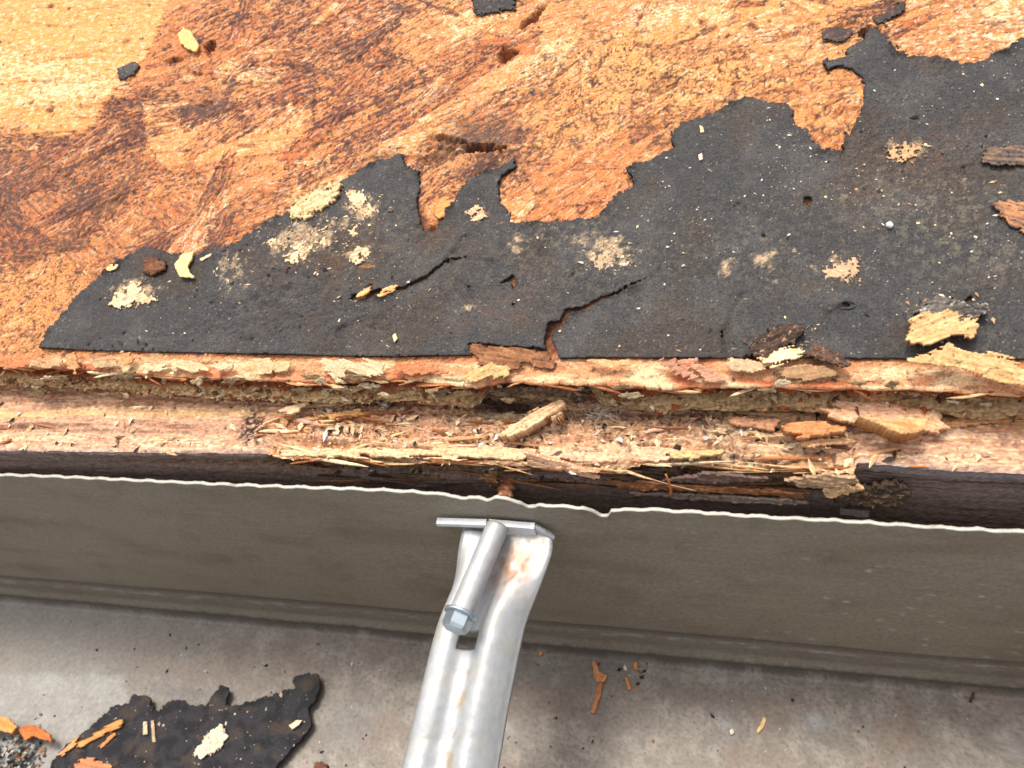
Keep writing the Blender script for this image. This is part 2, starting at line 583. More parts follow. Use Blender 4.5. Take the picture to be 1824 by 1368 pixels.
# small torn fragments of strands lying over the big ones
r3 = np.random.default_rng(23)
NS = len(S_ALL) + len(S_POLY)
N_FRAG = 620
fc = np.stack([r3.uniform(-60, 1880, N_FRAG), r3.uniform(-40, 640, N_FRAG)], 1)
in_yel = (fc[:, 0] < 250) & (fc[:, 1] < 225)
for k in range(N_FRAG):
    x, y = fc[k]
    big_ = r3.random() < .3
    a = math.radians((-26 if x < 1300 else -14) + r3.normal(0, 19 if not in_yel[k] else 8) + (24 if in_yel[k] else 0))
    L = r3.uniform(30, 80) if big_ else r3.uniform(12, 45)
    wpx = r3.uniform(16, 44) if big_ else r3.uniform(4, 16)
    A, B, Q = ROOF.uv([[x - math.cos(a) * L, y - math.sin(a) * L], [x + math.cos(a) * L, y + math.sin(a) * L], [x - math.sin(a) * wpx / 2, y + math.cos(a) * wpx / 2]])
    c = (A + B) / 2
    wd = np.linalg.norm(Q - c)
    d = B - A; Lm = np.linalg.norm(d); d = d / Lm
    r_ = Lm / 2 + 5
    i0, i1 = np.searchsorted(us, [c[0] - r_, c[0] + r_]); j0, j1 = np.searchsorted(ts, [c[1] - r_, c[1] + r_])
    if i1 - i0 < 4 or j1 - j0 < 4:
        continue
    sl = (slice(j0, j1), slice(i0, i1))
    u_, v_ = UU[sl], TT[sl]
    la = (u_ - c[0]) * d[0] + (v_ - c[1]) * d[1]
    lb = -(u_ - c[0]) * d[1] + (v_ - c[1]) * d[0]
    e_end = Lm / 2 - np.abs(la) + (1.8 if big_ else 1.1) * fbm(la * .12 + k, lb * .9, 4, 3, .6)
    e_sid = wd * (1 - .35 * (la / Lm * 2) * (1 if k % 2 else -1)) - np.abs(lb) + .6 * fbm(la * .2 + k, lb * .6, 4, 5, .6)
    ed = np.minimum(e_end, e_sid)
    m = ed > 0
    NS += 1
    SID[sl][m] = NS
    LH[sl][m] += (.10 + .22 * r3.random()) * (.6 + .4 * sstep(0, .6, ed[m]))
    ED[sl][m] = ed[m]
    GA[sl][m] = math.atan2(d[1], d[0])
    kind_ = r3.random()
    dp = np.array([r3.normal(0, .14), r3.normal(0, .2), r3.normal(0, .2), r3.normal(0, .2), r3.normal(0, .2)])
    if kind_ < .28:
        dp += (.22, -.3, 0, -.1, .55)
    elif kind_ < .58:
        dp += (-.2, .45, 0, .1, -.1)
    if in_yel[k]:
        dp *= .45
    PRM[sl][m] = np.clip(PRM[sl][m] + dp, 0, 1)

ca_, sa_ = np.cos(GA), np.sin(GA)
so = SID * 13.7
GL = UU * ca_ + TT * sa_ + so                     # along the grain
GB = -UU * sa_ + TT * ca_ + so * .37              # across
tone, dark, crk, red, pale = [PRM[..., i] for i in range(5)]
wob = fbm(UU * .11, TT * .11, 3, 70)
grain = fbm(GL * .07 + .4 * wob, GB * 1.5, 4, 71, .6)
fine = fbm(GL * .35, GB * 3.2, 3, 72, .6)
big = fbm(UU * .045, TT * .045, 3, 73)
mott = fbm(UU * .55, TT * .55, 4, 74, .6)
streak = fbm(GL * .05, GB * .65, 4, 75, .62)

yel = blobs(ROOF, [(60, 90, 190, 160, .35), (430, 250, 150, 60, .15), (1300, 40, 260, 60, .16), (1000, 110, 200, 90, .06), (1500, 40, 120, 40, .16), (60, 180, 120, 40, .2)], UU, TT)
drk = blobs(ROOF, [(60, 380, 160, 110, .18), (330, 470, 130, 60, .15), (860, 250, 95, 60, .5), (800, 210, 70, 50, .15), (330, 200, 60, 40, .25), (240, 310, 90, 70, .1),
                   (400, 30, 90, 40, .3), (600, 60, 150, 60, .2), (640, 240, 110, 60, .22), (1570, 50, 60, 40, .3), (1490, 60, 50, 22, .5), (890, 8, 60, 25, .5),
                   (60, 255, 140, 18, .4), (230, 200, 40, 40, .2), (560, 240, 60, 40, .2), (740, 300, 60, 60, .2)], UU, TT)
grey = blobs(ROOF, [(850, 240, 75, 38, 1.1), (40, 330, 120, 90, .55), (340, 515, 90, 28, .8), (330, 480, 110, 45, .5), (690, 285, 60, 40, .5), (250, 420, 60, 40, .2), (365, 185, 40, 18, .8)], UU, TT)
crb = blobs(ROOF, [(70, 540, 110, 80, 1.0), (1080, 170, 140, 110, .55), (1330, 130, 110, 45, .7), (1470, 220, 70, 60, .5), (1150, 110, 120, 60, .5), (1230, 190, 80, 50, .4), (420, 370, 100, 50, .4)], UU, TT)
pab = blobs(ROOF, [(90, 165, 120, 22, .8), (60, 125, 90, 14, .7), (20, 95, 60, 18, .4), (990, 110, 70, 30, .4), (1180, 20, 60, 30, .8), (700, 20, 40, 30, .6), (1760, 40, 60, 30, .5), (1380, 55, 90, 14, .5)], UU, TT)

col = mixc(C(204, 116, 64), C(238, 166, 100), np.clip(tone + yel + .22 * grain + .18 * big + .16 * mott - .15, 0, 1))
col = mixc(col, C(238, 162, 86), np.clip((tone - .72) * 2.0 + yel * .9 + .35 * grain, 0, 1))
col = mixc(col, C(192, 96, 48), np.clip(red * .55 * sstep(-.25, .5, streak + .4 * mott), 0, 1))
ymask = np.clip((tone - .8) * 6, 0, 1)
yg = fbm(GL * .05, GB * .55, 5, 181, .62)
col = mixc(col, C(230, 134, 62), ymask * sstep(.05, .75, yg + .25 * mott) * .8)
col = mixc(col, C(252, 222, 176), ymask * sstep(.45, 1.0, fbm(GL * .08, GB * .45, 5, 182, .66) + .5 * pab) * .85)
# pale torn fibres
pf = sstep(.22, .5, fine * .75 + .45 * mott + .25 * pale + pab * .35) * np.clip(.35 + pale + pab, 0, 1)
col = mixc(col, C(255, 226, 182), pf * .85)
pinkn = sstep(.2, .7, fbm(GL * .14, GB * .8, 5, 81, .66))
col = mixc(col, C(238, 184, 148), pinkn * .9 * np.clip(1.1 - yel * 2.2, 0, 1))
# dark weathered streaks and speckle
dk = dark + .08 + drk + .16 * big - yel * 1.1
dn = fbm(GL * .10, GB * .85, 5, 77, .68) + .35 * fine
sk = sstep(.52, 1.0, dn + dk * .72)
col = mixc(col, C(124, 76, 56), sk * .78)
sk2 = sstep(.42, .66, fbm(GL * .45, GB * 1.3, 4, 78, .68) + .55 * dk)
col = mixc(col, C(74, 52, 52), sk2 * .9 * np.clip(dk * 1.3 + .15, 0, 1))
hairs = sstep(.0, .05, .045 - np.abs(fbm(GL * .035, GB * .5, 3, 79)))
col = mixc(col, C(96, 52, 38), hairs * .55 * np.clip(dk + .45, 0, 1))
# crackle glaze of resin: a net of dark lines round small orange cells
vx = UU * .62 + .75 * fbm(UU * .4, TT * .4, 4, 61); vy = TT * .62 + .75 * fbm(UU * .4 + 9, TT * .4, 4, 62)
ks = 0.5 + .3 * (SID % 3) + .12 * fbm(UU * .08, TT * .08, 2, 63)
f1, f2, cid = voro(vx * ks + so, vy * ks * np.where(SID % 2 == 0, 1.0, .6), 60)
cm = np.clip((crk * .55 + crb) * 1.15 + .5 * mott - .2, 0, 1)
ln = (1 - sstep(.04, .2 + .14 * sstep(-.3, .5, mott), f2 - f1)) * sstep(-.75, .1, fbm(UU * .3, TT * .3, 3, 64))
col = mixc(col, C(250, 176, 102), cm * (1 - ln) * (.15 + .5 * cid))
col = mixc(col, C(78, 48, 42), cm * ln * .95)
# damp grey staining that soaked into the wood
gm = np.clip(grey * (.65 + .7 * mott), 0, 1)
col = mixc(col, C(112, 88, 72), gm * .8)
# strand borders: dirt has settled along each lap
bd = (1 - sstep(.10, .55, ED)) * sstep(-.5, .35, fbm(UU * .15, TT * .15, 4, 83))
col = mixc(col, C(98, 60, 46), bd * .75 * np.clip(1.1 - yel * 1.6, 0, 1))
gouge = sstep(.62, .74, fbm(GL * .09, GB * .8, 5, 84, .66) - .25 * yel)
col = mixc(col, C(255, 214, 160), gouge * .8)
# wood that is still covered was stained brown by the felt
UNDER = [(75, 622), (150, 520), (265, 440), (345, 462), (440, 425), (625, 315), (715, 278), (750, 345), (775, 415), (845, 318), (917, 290), (888, 345), (915, 403), (1070, 390),
         (1130, 320), (1200, 265), (1330, 178), (1412, 200), (1447, 258), (1500, 272), (1538, 160), (1500, 115), (1560, 55), (1590, 100), (1735, 118), (1824, 70), (3200, -60), (3200, 660), (985, 640)]
su = poly_sdf(UU, TT, ROOF.uv(UNDER))
und = sstep(.3, 2.0, su)
col = mixc(col, C(96, 52, 34), und * .75)
# bare strip below the felt: pale, flaky, with pink and cream patches
strip = 1 - sstep(5.0, 7.2, TT + .8 * mott)
stc = mixc(C(226, 160, 112), C(250, 208, 158), sstep(-.2, .35, fbm(UU * .10, TT * .35, 4, 91)))
stc = mixc(stc, C(205, 104, 62), sstep(.12, .4, fbm(UU * .06, TT * .3, 3, 92)) * .7)
stc = mixc(stc, C(120, 86, 66), sstep(.15, .45, fbm(UU * .5, TT * .9, 4, 93, .65)) * .6)
stc = mixc(stc, C(230, 140, 92), np.exp(-((UU - ROOF.uv([[25, 640]])[0, 0]) / 8) ** 2) * .8)
col = mixc(col, stc, strip)
# black specks of tar
tar = sstep(.40, .47, fbm(UU * .5, TT * .5, 4, 95, .7) * .8 + drk * .12)
col = mixc(col, C(52, 46, 46), tar * .85)

# relief
HH = LH + .10 * grain + .06 * fine + .5 * fbm(UU * .03, TT * .03, 2, 99) * sstep(4, 20, TT) - .07 * cm * ln - .08 * bd + .07 * gouge - .08 * sk - .07 * sk2 * np.clip(dk, 0, 1) + .05 * pf
HH += strip * (.25 * fbm(UU * .25, TT * .8, 4, 96, .6) - .1)


def dent(x, y, rx, ry, depth, ang=0.0, p=2.0):
    global HH, col
    c, cx, cy = ROOF.uv([[x, y], [x + rx, y], [x, y - ry]])
    du, dv = abs(cx[0] - c[0]), abs(cy[1] - c[1])
    a = math.radians(ang)
    x_ = (UU - c[0]) * math.cos(a) + (TT - c[1]) * math.sin(a)
    y_ = -(UU - c[0]) * math.sin(a) + (TT - c[1]) * math.cos(a)
    r = np.hypot(x_ / du, y_ / dv) * (1 + .55 * fbm(UU * .35, TT * .35, 4, int(x) + 3, .65)) + .25 * fbm(UU * 1.2, TT * 1.2, 3, int(x) + 8)
    m = 1 - sstep(.35, 1.05, r)
    HH -= depth * m
    return m


for args in [(855, 265, 36, 9, 5.0, -6), (795, 250, 40, 8, 1.6, -12), (902, 99, 17, 11, 4.0, 20), (955, 28, 9, 22, 2.5, -35), (935, 45, 8, 12, 2.0, -30), (366, 187, 14, 10, 1.2, 0), (372, 84, 11, 13, 3.0, -25),
             (310, 108, 22, 6, 1.3, 10), (350, 130, 18, 4, 1.0, -12), (92, 13, 8, 4, 1.2, 10), (124, 19, 4, 4, 1.0, 0), (90, 196, 9, 7, 1.4, 40), (56, 184, 6, 4, 1.0, 30),
             (1548, 60, 22, 12, 2.5, 15), (785, 275, 28, 20, 1.6, 30), (800, 390, 16, 30, 1.2, -30), (770, 412, 10, 14, 1.4, -30), (1250, 45, 7, 9, .8, 0), (1140, 36, 4, 9, .8, -20),
             (345, 518, 22, 5, 1.2, -5), (1550, 62, 10, 8, 2, 0), (225, 75, 12, 5, .6, 10), (400, 252, 6, 9, .6, 0), (435, 262, 30, 4, .5, -8)]:
    m = dent(*args)
    col = mixc(col, C(96, 64, 44), m * .55)

POS = ROOF.pos(UU, TT, HH)
FACES = grid_faces(*UU.shape)
fsid = SID.ravel()[FACES[:, 0]]
cuf, ctf = UU.ravel()[FACES[:, 0]], TT.ravel()[FACES[:, 0]]

root = thing('roof_sheathing', 'weathered orange strand board roof deck above the rotted fascia, with torn dark felt on it', 'roof board', (0, 110, -156))
inview = (cuf > ULO) & (cuf < UHI) & (ctf < THI) & (und.ravel()[FACES[:, 0]] < .5)
cnt = np.bincount(fsid[inview], minlength=NS + 1)
cnt[0] = 0
sel = np.argsort(-cnt)[:285]
sel = [s for s in sel if cnt[s] > 110]
is_sel = np.zeros(NS + 1, bool)
is_sel[sel] = True
Vf, Cf = POS.reshape(-1, 3), col.reshape(-1, 3)


def sub_mesh(name, mask, parent):
    f = FACES[mask]
    used = np.unique(f)
    rm = np.full(len(Vf), -1); rm[used] = np.arange(len(used))
    return mesh_obj(name, Vf[used], rm[f], Cf[used], M_OSB, parent)


def components(f):
    """Connected piece of each face of a small quad mesh."""
    used, fi = np.unique(f, return_inverse=True)
    fi = fi.reshape(f.shape)
    lab = np.arange(len(used))
    while True:
        m = lab[fi].min(1)
        new = lab.copy()
        for k in range(4):
            np.minimum.at(new, fi[:, k], m)
        new = np.minimum(new, new[new])
        if (new == lab).all():
            return lab[fi[:, 0]]
        lab = new


own = np.where(is_sel[fsid] & inview)[0]
own = own[np.argsort(fsid[own], kind='stable')]
osid = fsid[own]
starts = np.searchsorted(osid, sel, 'left'); ends = np.searchsorted(osid, sel, 'right')
rm = np.full(len(Vf), -1)
base_mask = np.ones(len(FACES), bool)
for s, a, b in zip(sel, starts, ends):
    idx = own[a:b]
    comp = components(FACES[idx])
    u_, c_ = np.unique(comp, return_counts=True)
    for cc_ in u_[(c_ > 100) & (c_ == c_.max())]:
        fi = idx[comp == cc_]
        base_mask[fi] = False
        f = FACES[fi]
        used = np.unique(f); rm[used] = np.arange(len(used))
        mesh_obj('strand', Vf[used], rm[f], Cf[used], M_OSB, root)
sub_mesh('board_face', base_mask, root)

# the broken edge of the board: a lip, a red-brown undercut, grey layers, an open hollow in the middle
prof = np.array([  # q, dY, dD
    (0, 0, 0), (.08, -.25, .35), (.16, -.15, .9), (.22, .5, 1.3), (.30, 1.3, 2.2), (.44, 1.1, 3.6), (.56, .6, 4.8), (.66, .4, 5.8), (.76, -.3, 6.8), (.86, -.6, 8.0), (.93, 1.5, 9.6), (1, 8.0, 11)])
q = np.linspace(0, 1, 54)
eu = us
P0 = POS[0]
EU, EQ = np.meshgrid(eu, q)
dY = np.interp(EQ, prof[:, 0], prof[:, 1]); dD = np.interp(EQ, prof[:, 0], prof[:, 2])
amp = sstep(.05, .3, EQ)
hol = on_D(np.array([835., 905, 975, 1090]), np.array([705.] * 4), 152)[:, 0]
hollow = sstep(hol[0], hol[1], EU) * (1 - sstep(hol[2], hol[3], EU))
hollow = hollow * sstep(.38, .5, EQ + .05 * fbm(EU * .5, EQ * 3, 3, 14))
lay = fbm(EU * .12, dD * 1.3, 4, 101, .6)
crum = fbm(EU * .7, dD * 1.1, 4, 102, .65)
leftrag = 1 - sstep(-40, 10, EU)
dY = dY + amp * (.7 * lay + (.35 + .5 * leftrag) * crum) + hollow * 15
dD = dD + amp * .5 * crum
dY = dY + sstep(-25, 15, EU) * 2.4 * np.exp(-((EQ - .60) / .11) ** 2)
EP = np.stack([np.broadcast_to(P0[:, 0], EU.shape), P0[:, 1] + dY, P0[:, 2] - dD], -1)
redc = mixc(C(184, 92, 52), C(128, 66, 40), sstep(-.3, .4, lay))
tan = mixc(C(244, 204, 146), C(176, 128, 82), sstep(-.25, .45, crum + .4 * lay))
kmix = sstep(3.9, 5.6, dD + 1.2 * lay + leftrag * .6 * crum)
ec = mixc(redc, tan, kmix)
ec = mixc(ec, C(214, 186, 146), sstep(.2, .42, crum) * .6 * sstep(.3, .6, EQ))
ec = mixc(ec, C(92, 62, 42), sstep(.3, .8, fbm(EU * .12, dD * 1.6, 4, 103)) * .6)
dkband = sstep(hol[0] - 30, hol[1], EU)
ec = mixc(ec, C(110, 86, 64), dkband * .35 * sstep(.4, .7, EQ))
ec = mixc(ec, C(58, 44, 36), hollow * .85)  # deep shade of the hollow put into its dark rot colour
lipc = np.broadcast_to(col[0], EP.shape)
ec = mixc(lipc, ec, sstep(.10, .2, EQ + .04 * crum))
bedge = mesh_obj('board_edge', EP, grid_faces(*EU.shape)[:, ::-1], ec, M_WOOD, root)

# ------------------------------------------------------------------ felt
FELT_PX = [(75, 622), (88, 600), (110, 570), (150, 520), (180, 495), (205, 478), (240, 455), (265, 440), (290, 450), (320, 455), (345, 462), (380, 450), (420, 440), (440, 425), (480, 400), (520, 382),
           (556, 368), (590, 340), (625, 316), (650, 300), (680, 286), (715, 278), (725, 300), (750, 312), (748, 345), (745, 380), (757, 414), (776, 418), (790, 395), (815, 355), (830, 335), (845, 320), (890, 305), (917, 290),
           (919, 304), (896, 318), (888, 345), (895, 365), (910, 385), (916, 403), (960, 400), (1020, 396), (1070, 391), (1085, 370), (1100, 352), (1125, 341), (1130, 322), (1115, 307), (1132, 295), (1160, 290),
           (1200, 266), (1198, 242), (1210, 226), (1240, 220), (1270, 205), (1300, 190), (1330, 178), (1370, 186), (1400, 190), (1412, 200), (1413, 228), (1440, 235), (1447, 258), (1462, 272), (1500, 273),
           (1505, 250), (1520, 230), (1537, 195), (1538, 160), (1533, 140), (1516, 131), (1500, 121), (1470, 129), (1466, 116), (1500, 108), (1518, 85), (1540, 76), (1544, 60), (1560, 55), (1576, 70), (1590, 100),
           (1620, 105), (1660, 108), (1700, 115), (1735, 118), (1765, 105), (1790, 95), (1824, 70), (1900, 30), (2010, 10), (2010, 655), (1824, 642), (1700, 641), (1610, 641), (1380, 640), (1050, 639),
           (992, 641), (975, 627), (935, 620), (870, 615), (832, 612), (842, 634), (700, 637), (500, 633), (300, 629), (180, 626)]
felt_uv = ROOF.uv(FELT_PX)
_k = FELT_PX.index((2010, 10))
felt_uv[_k], felt_uv[_k + 1] = (felt_uv[_k - 1][0] + 95, felt_uv[_k - 1][1] + 9), (felt_uv[_k - 1][0] + 90, 7.0)
CRACKS = [([(992, 650), (978, 610), (985, 585), (1005, 575), (1010, 558), (1040, 552), (1070, 535), (1110, 520), (1140, 505), (1170, 490), (1180, 468)], [13, 11, 9, 8, 6, 5.5, 5, 3.5, 3, 2.2, .6]),
          ([(632, 532), (680, 523), (720, 516), (760, 498), (778, 482), (795, 470), (830, 461)], [9, 7, 6, 6, 5, 4, 3]),
          ([(795, 470), (815, 440), (832, 420)], [2.2, 1.6, .6]), ([(830, 461), (850, 464), (882, 466)], [2.6, 2, .6]),
          ([(1290, 640), (1285, 595), (1300, 560), (1320, 524)], [3.2, 2.8, 2.2, .8]),
          ([(1752, 514), (1732, 528), (1712, 548), (1706, 575)], [1, 3.4, 3.8, 4.5]),
          ([(815, 500), (838, 514), (842, 535)], [1, 2.6, 1]), ([(895, 508), (915, 500), (918, 520)], [3, 9, 2]),
          ([(600, 590), (640, 568), (690, 562)], [1, 2.2, .8]), ([(420, 545), (470, 530), (520, 512)], [.8, 2, .8]),
          ([(1690, 300), (1720, 298), (1755, 292)], [.8, 2.6, .8]), ([(1540, 275), (1575, 278), (1600, 262)], [.8, 1.8, .6]),
          ([(985, 400), (975, 420), (960, 455)], [.8, 1.4, .6])]
HOLES = [(1438, 362, 8, 10), (916, 545, 3, 3), (1505, 548, 11, 3.5)]


def felt_cut(U, V):
    r = np.full(U.shape, 1e3)
    wig = .35 * fbm(U * 1.1, V * 1.1, 3, 210)
    for pts, wd in CRACKS:
        p = ROOF.uv(pts)
        for i in range(len(p) - 1):
            d, t = seg_dist(U + wig, V + wig[::-1, ::-1], p[i], p[i + 1])
            w = (wd[i] * (1 - t) + wd[i + 1] * t) / 11.0
            r = np.minimum(r, (d - w) * 1.0)
    for (x, y, rx, ry) in HOLES:
        c, cx, cy = ROOF.uv([[x, y], [x + rx, y], [x, y - ry]])
        du, dv = abs(cx[0] - c[0]), abs(cy[1] - c[1])
        r = np.minimum(r, (np.hypot((U - c[0]) / du, (V - c[1]) / dv) - 1) * min(du, dv))
    return r


def felt_h(u, v, sd):
    h = 1.15 + .35 * fbm(u * .06, v * .06, 3, 201) + .05 * fbm(u * .9, v * .9, 3, 202, .6)
    h = h + .5 * fbm(u * .03, v * .03, 2, 99)
    rough = sstep(.05, .4, fbm(u * .05, v * .05, 2, 203)) + 2.2 * blobs(ROOF, [(540, 490, 130, 70, .9), (430, 560, 110, 50, .6), (680, 560, 120, 40, .5), (1640, 290, 130, 60, .7), (1790, 290, 70, 50, .7), (1400, 610, 90, 40, .6)], u, v)
    h = h + rough * .2 * fbm(u * .45, v * .45, 4, 204, .6)
    h = h + 1.3 * np.exp(-np.clip(sd, 0, 9) / 1.1) * sstep(-.1, .8, fbm(u * .12, v * .12, 3, 205)) * sstep(7.6, 9.5, v)      # torn edges curl up here and there
    return h


def felt_c(u, v, sd):
    c = np.broadcast_to(C(70, 68, 68), u.shape + (3,))
    c = mixc(c, C(90, 86, 84), sstep(-.1, .5, fbm(u * .08, v * .08, 4, 220)) * .6)
    c = mixc(c, C(78, 66, 57), sstep(.0, .5, fbm(u * .05, v * .05, 3, 221)) * .6)
    dust = blobs(ROOF, [(1650, 380, 150, 60, .6), (1740, 460, 120, 50, .5), (1320, 450, 120, 60, .35), (1030, 420, 80, 40, .5), (690, 420, 90, 60, .35), (980, 480, 180, 70, .25), (1560, 330, 120, 60, .35), (1760, 610, 60, 20, .3)], u, v)
    c = mixc(c, C(124, 116, 100), np.clip(dust + .15, 0, 1) * sstep(.0, .5, fbm(u * .5, v * .5, 5, 222, .7) + .1) * .8)
    smear = blobs(ROOF, [(540, 430, 75, 40, 1.0), (240, 525, 48, 26, 1.0), (645, 375, 38, 34, .8), (642, 456, 26, 18, .9), (850, 382, 22, 18, .9), (1090, 455, 48, 30, .9), (1040, 425, 50, 26, .5), (1500, 482, 44, 28, .9), (1612, 272, 48, 24, .9), (1520, 352, 40, 20, .5), (420, 500, 34, 34, .6), (400, 465, 40, 16, .5),
                         (1295, 485, 22, 26, .8), (1360, 475, 26, 20, .6), (1370, 510, 20, 16, .6), (1700, 345, 50, 30, .4), (920, 448, 24, 14, .7), (1385, 455, 40, 12, .6), (1195, 510, 16, 16, .6), (830, 545, 24, 20, .7), (1690, 550, 70, 26, .5), (700, 560, 40, 30, .25), (1800, 470, 60, 40, .4), (940, 420, 50, 18, .5)], u, v)
    c = mixc(c, C(206, 176, 140), sstep(.42, .75, smear * .8 + .55 * fbm(u * .35, v * .35, 5, 231, .66) * (smear > .1)) * .8)
    tanp = sstep(.75, 1.1, fbm(u * .11, v * .16, 5, 223, .66))
    c = mixc(c, C(150, 120, 94), tanp * .7)
    brn = blobs(ROOF, [(900, 560, 100, 40, .5), (640, 470, 80, 60, .4), (560, 460, 90, 50, .4), (1640, 280, 110, 50, .5), (1520, 350, 90, 40, .4), (770, 430, 50, 30, .4)], u, v)
    c = mixc(c, C(98, 74, 60), np.clip(brn * (.6 + 1.2 * fbm(u * .3, v * .3, 4, 224)), 0, 1))
    sp = sstep(.66, .8, fbm(u * 1.6, v * 1.6, 3, 225, .7))
    c = mixc(c, C(176, 160, 132), sp * .55)
    fib = sstep(.5, .62, fbm(u * 2.4, v * 2.4, 2, 226))
    c = mixc(c, C(44, 43, 46), fib * .7)
    edge = np.exp(-np.clip(sd, 0, 5) / .35)
    return mixc(c, C(50, 46, 46), edge * .5)


felt_root = thing('roofing_felt', 'torn charcoal roofing felt covering the lower right of the strand board', 'roofing felt', ROOF.O + 10 * ROOF.e2)
fV, fF, fC, fG = patch_mesh(ROOF, felt_uv, .30, 1.1, felt_h, felt_c, .8, .6, 21, closed=False, cut=felt_cut, rim=C(50, 42, 40), ragmask=lambda U, V: .12 + .88 * sstep(7.8, 10.5, V))
fsheet = mesh_obj('felt_sheet', fV, fF, fC, M_FELT, felt_root)
felt_top = fV[:len(fG[0])]
# the raised ring of an old nail under the felt
cn = ROOF.uv([[1505, 548]])[0]
a = np.linspace(0, 2 * np.pi, 40)
ring = ROOF.pos(cn[0] + 1.9 * np.cos(a), cn[1] + .85 * np.sin(a), np.full(40, 1.55))
V, F = tube_mesh(ring, np.full(40, .2), 8, cap=False)
mesh_obj('nail_ring', V, F, C(78, 76, 76), M_FELT, fsheet)

# ------------------------------------------------------------------ fascia board
def curve(pts, D):
    p = np.array(pts, float)
    w = on_D(p[:, 0], p[:, 1], np.interp(p[:, 0], D[0], D[1]))
    return w[:, 0], w[:, 1]


DT_PX = ([-200, 470, 500, 1500, 1530, 2000], [158, 158, 160.2, 160.2, 157.6, 157.6])
fx, fy = curve([(-80, 800), (0, 801), (200, 804), (468, 806), (474, 806), (490, 816), (560, 819), (700, 817), (840, 822), (900, 826), (960, 829), (1010, 838), (1060, 842), (1080, 834), (1150, 828), (1240, 824), (1330, 824), (1400, 832), (1460, 840), (1510, 842),
                (1521, 844), (1526, 823), (1650, 832), (1824, 842), (1950, 848)], DT_PX)
xs = axis_var(ULO - 2, UHI + 2, .34, FAR)
Yf = np.interp(xs, fx, fy)
dpx = np.array([on_D(x, 810., 159.)[0] for x in DT_PX[0]])
Dt = np.interp(xs, dpx, DT_PX[1])
xm0, xm1 = on_D(478., 810., 159.)[0], on_D(1523., 830., 159.)[0]
mid = sstep(xm0 - .6, xm0 + .6, xs) * (1 - sstep(xm1 - .3, xm1 + .3, xs))
NTOP, NFACE = 84, 96
vt = np.linspace(0, 1, NTOP)
YB = 126.0
X2, VT = np.meshgrid(xs, vt)
m2 = np.broadcast_to(mid, X2.shape)
Yt = YB + (Yf - YB) * VT
fib1 = fbm(X2 * .035, Yt * .8, 4, 301, .6)
fib2 = fbm(X2 * .10, Yt * 2.2, 4, 302, .6)
crumb = fbm(X2 * .55, Yt * .9, 5, 303, .65)
front = sstep(.0, 1, VT) ** 1
dist_f = Yt - Yf                                   # mm back from the front edge
def terrace(x, y, levels, seed, fx_=.018, fy_=.42):
    f = fbm(x * fx_, y * fy_, 5, seed, .62) * levels
    b_ = np.floor(f)
    return (b_ + sstep(.35, .62, f - b_)) / levels, b_


ter, tlev = terrace(X2, Yt, 4.0, 331)
ter2, tlev2 = terrace(X2, Yt, 5.0, 332, .04, .9)
zt = -Dt + m2 * (2.2 * ter + 1.0 * ter2 + .4 * fib2) + (1 - m2) * (.35 * fib1 + .35 * fib2 + .5 * ter2) + .42 * crumb * (.65 + .35 * m2)
ledge = sstep(4.2, 5.4, dist_f + .9 * fbm(X2 * .05, Yt * 0, 3, 305))
zt = zt + m2 * (ledge * (.9 + .9 * crumb)) - m2 * (1 - ledge) * .2
gro = np.exp(-((dist_f - 6.2 - 1.2 * fbm(X2 * .03, X2 * 0, 2, 306)) / .5) ** 2)
zt = zt - (1 - m2) * gro * .9
zt = zt - .55 * np.exp(-np.clip(dist_f, 0, 9) / .5)            # worn arris
sag = blobs(Frame((0, 0, -159), (1, 0, 0), (0, 1, 0)), [(905, 716, 70, 16, 6.0), (1440, 780, 60, 16, 1.4), (520, 770, 34, 16, 1.4), (1300, 812, 90, 6, .8), (1490, 775, 40, 14, 1.6), (960, 800, 30, 8, .7)], X2, Yt)
zt = zt - sag * (.6 + .7 * crumb)
PT = np.stack([X2, Yt, zt], -1)
TF = Frame((0, 0, -159), (1, 0, 0), (0, 1, 0))
# colours of the top
ct = mixc(C(224, 172, 138), C(248, 210, 170), sstep(-.3, .4, fib1 + .6 * crumb))
ct = mixc(ct, C(214, 140, 88), sstep(.0, .45, fib2 + .3 * fib1) * .6)
# middle: clean pale splintered laths near the front, dirty crumbly rot behind
clean = m2 * (1 - ledge)
ct = mixc(ct, mixc(C(238, 176, 120), C(252, 208, 158), sstep(-.3, .3, fib2)), clean * .75)
ct = mixc(ct, C(176, 112, 66), clean * sstep(.2, .4, fbm(X2 * .03, Yt * 2.6, 3, 311)) * .8)
rotm = m2 * ledge
ct = mixc(ct, mixc(C(220, 164, 122), C(252, 216, 176), h01(tlev, np.floor(X2 * .02), 7)), m2 * .6)
ct = mixc(ct, C(176, 116, 80), m2 * (h01(tlev2, np.floor(X2 * .05), 9) > .75) * .5)
ct = mixc(ct, C(255, 232, 196), m2 * sstep(.35, .8, fbm(X2 * .6, Yt * 1.3, 5, 351, .7)) * .8)
ct = mixc(ct, C(166, 124, 96), rotm * sstep(.1, .7, crumb) * .6)
ct = mixc(ct, C(62, 46, 38), m2 * (.35 + .65 * ledge) * sstep(.2, .5, fbm(X2 * .5, Yt * 1.2, 5, 312, .65)) * .8)
ct = mixc(ct, C(255, 226, 180), rotm * sstep(.3, .6, fbm(X2 * .35, Yt * .8, 5, 313, .65)) * .85)
ct = mixc(ct, C(150, 100, 78), (1 - m2) * sstep(.2, .8, fib2 + .4 * fib1) * .6)
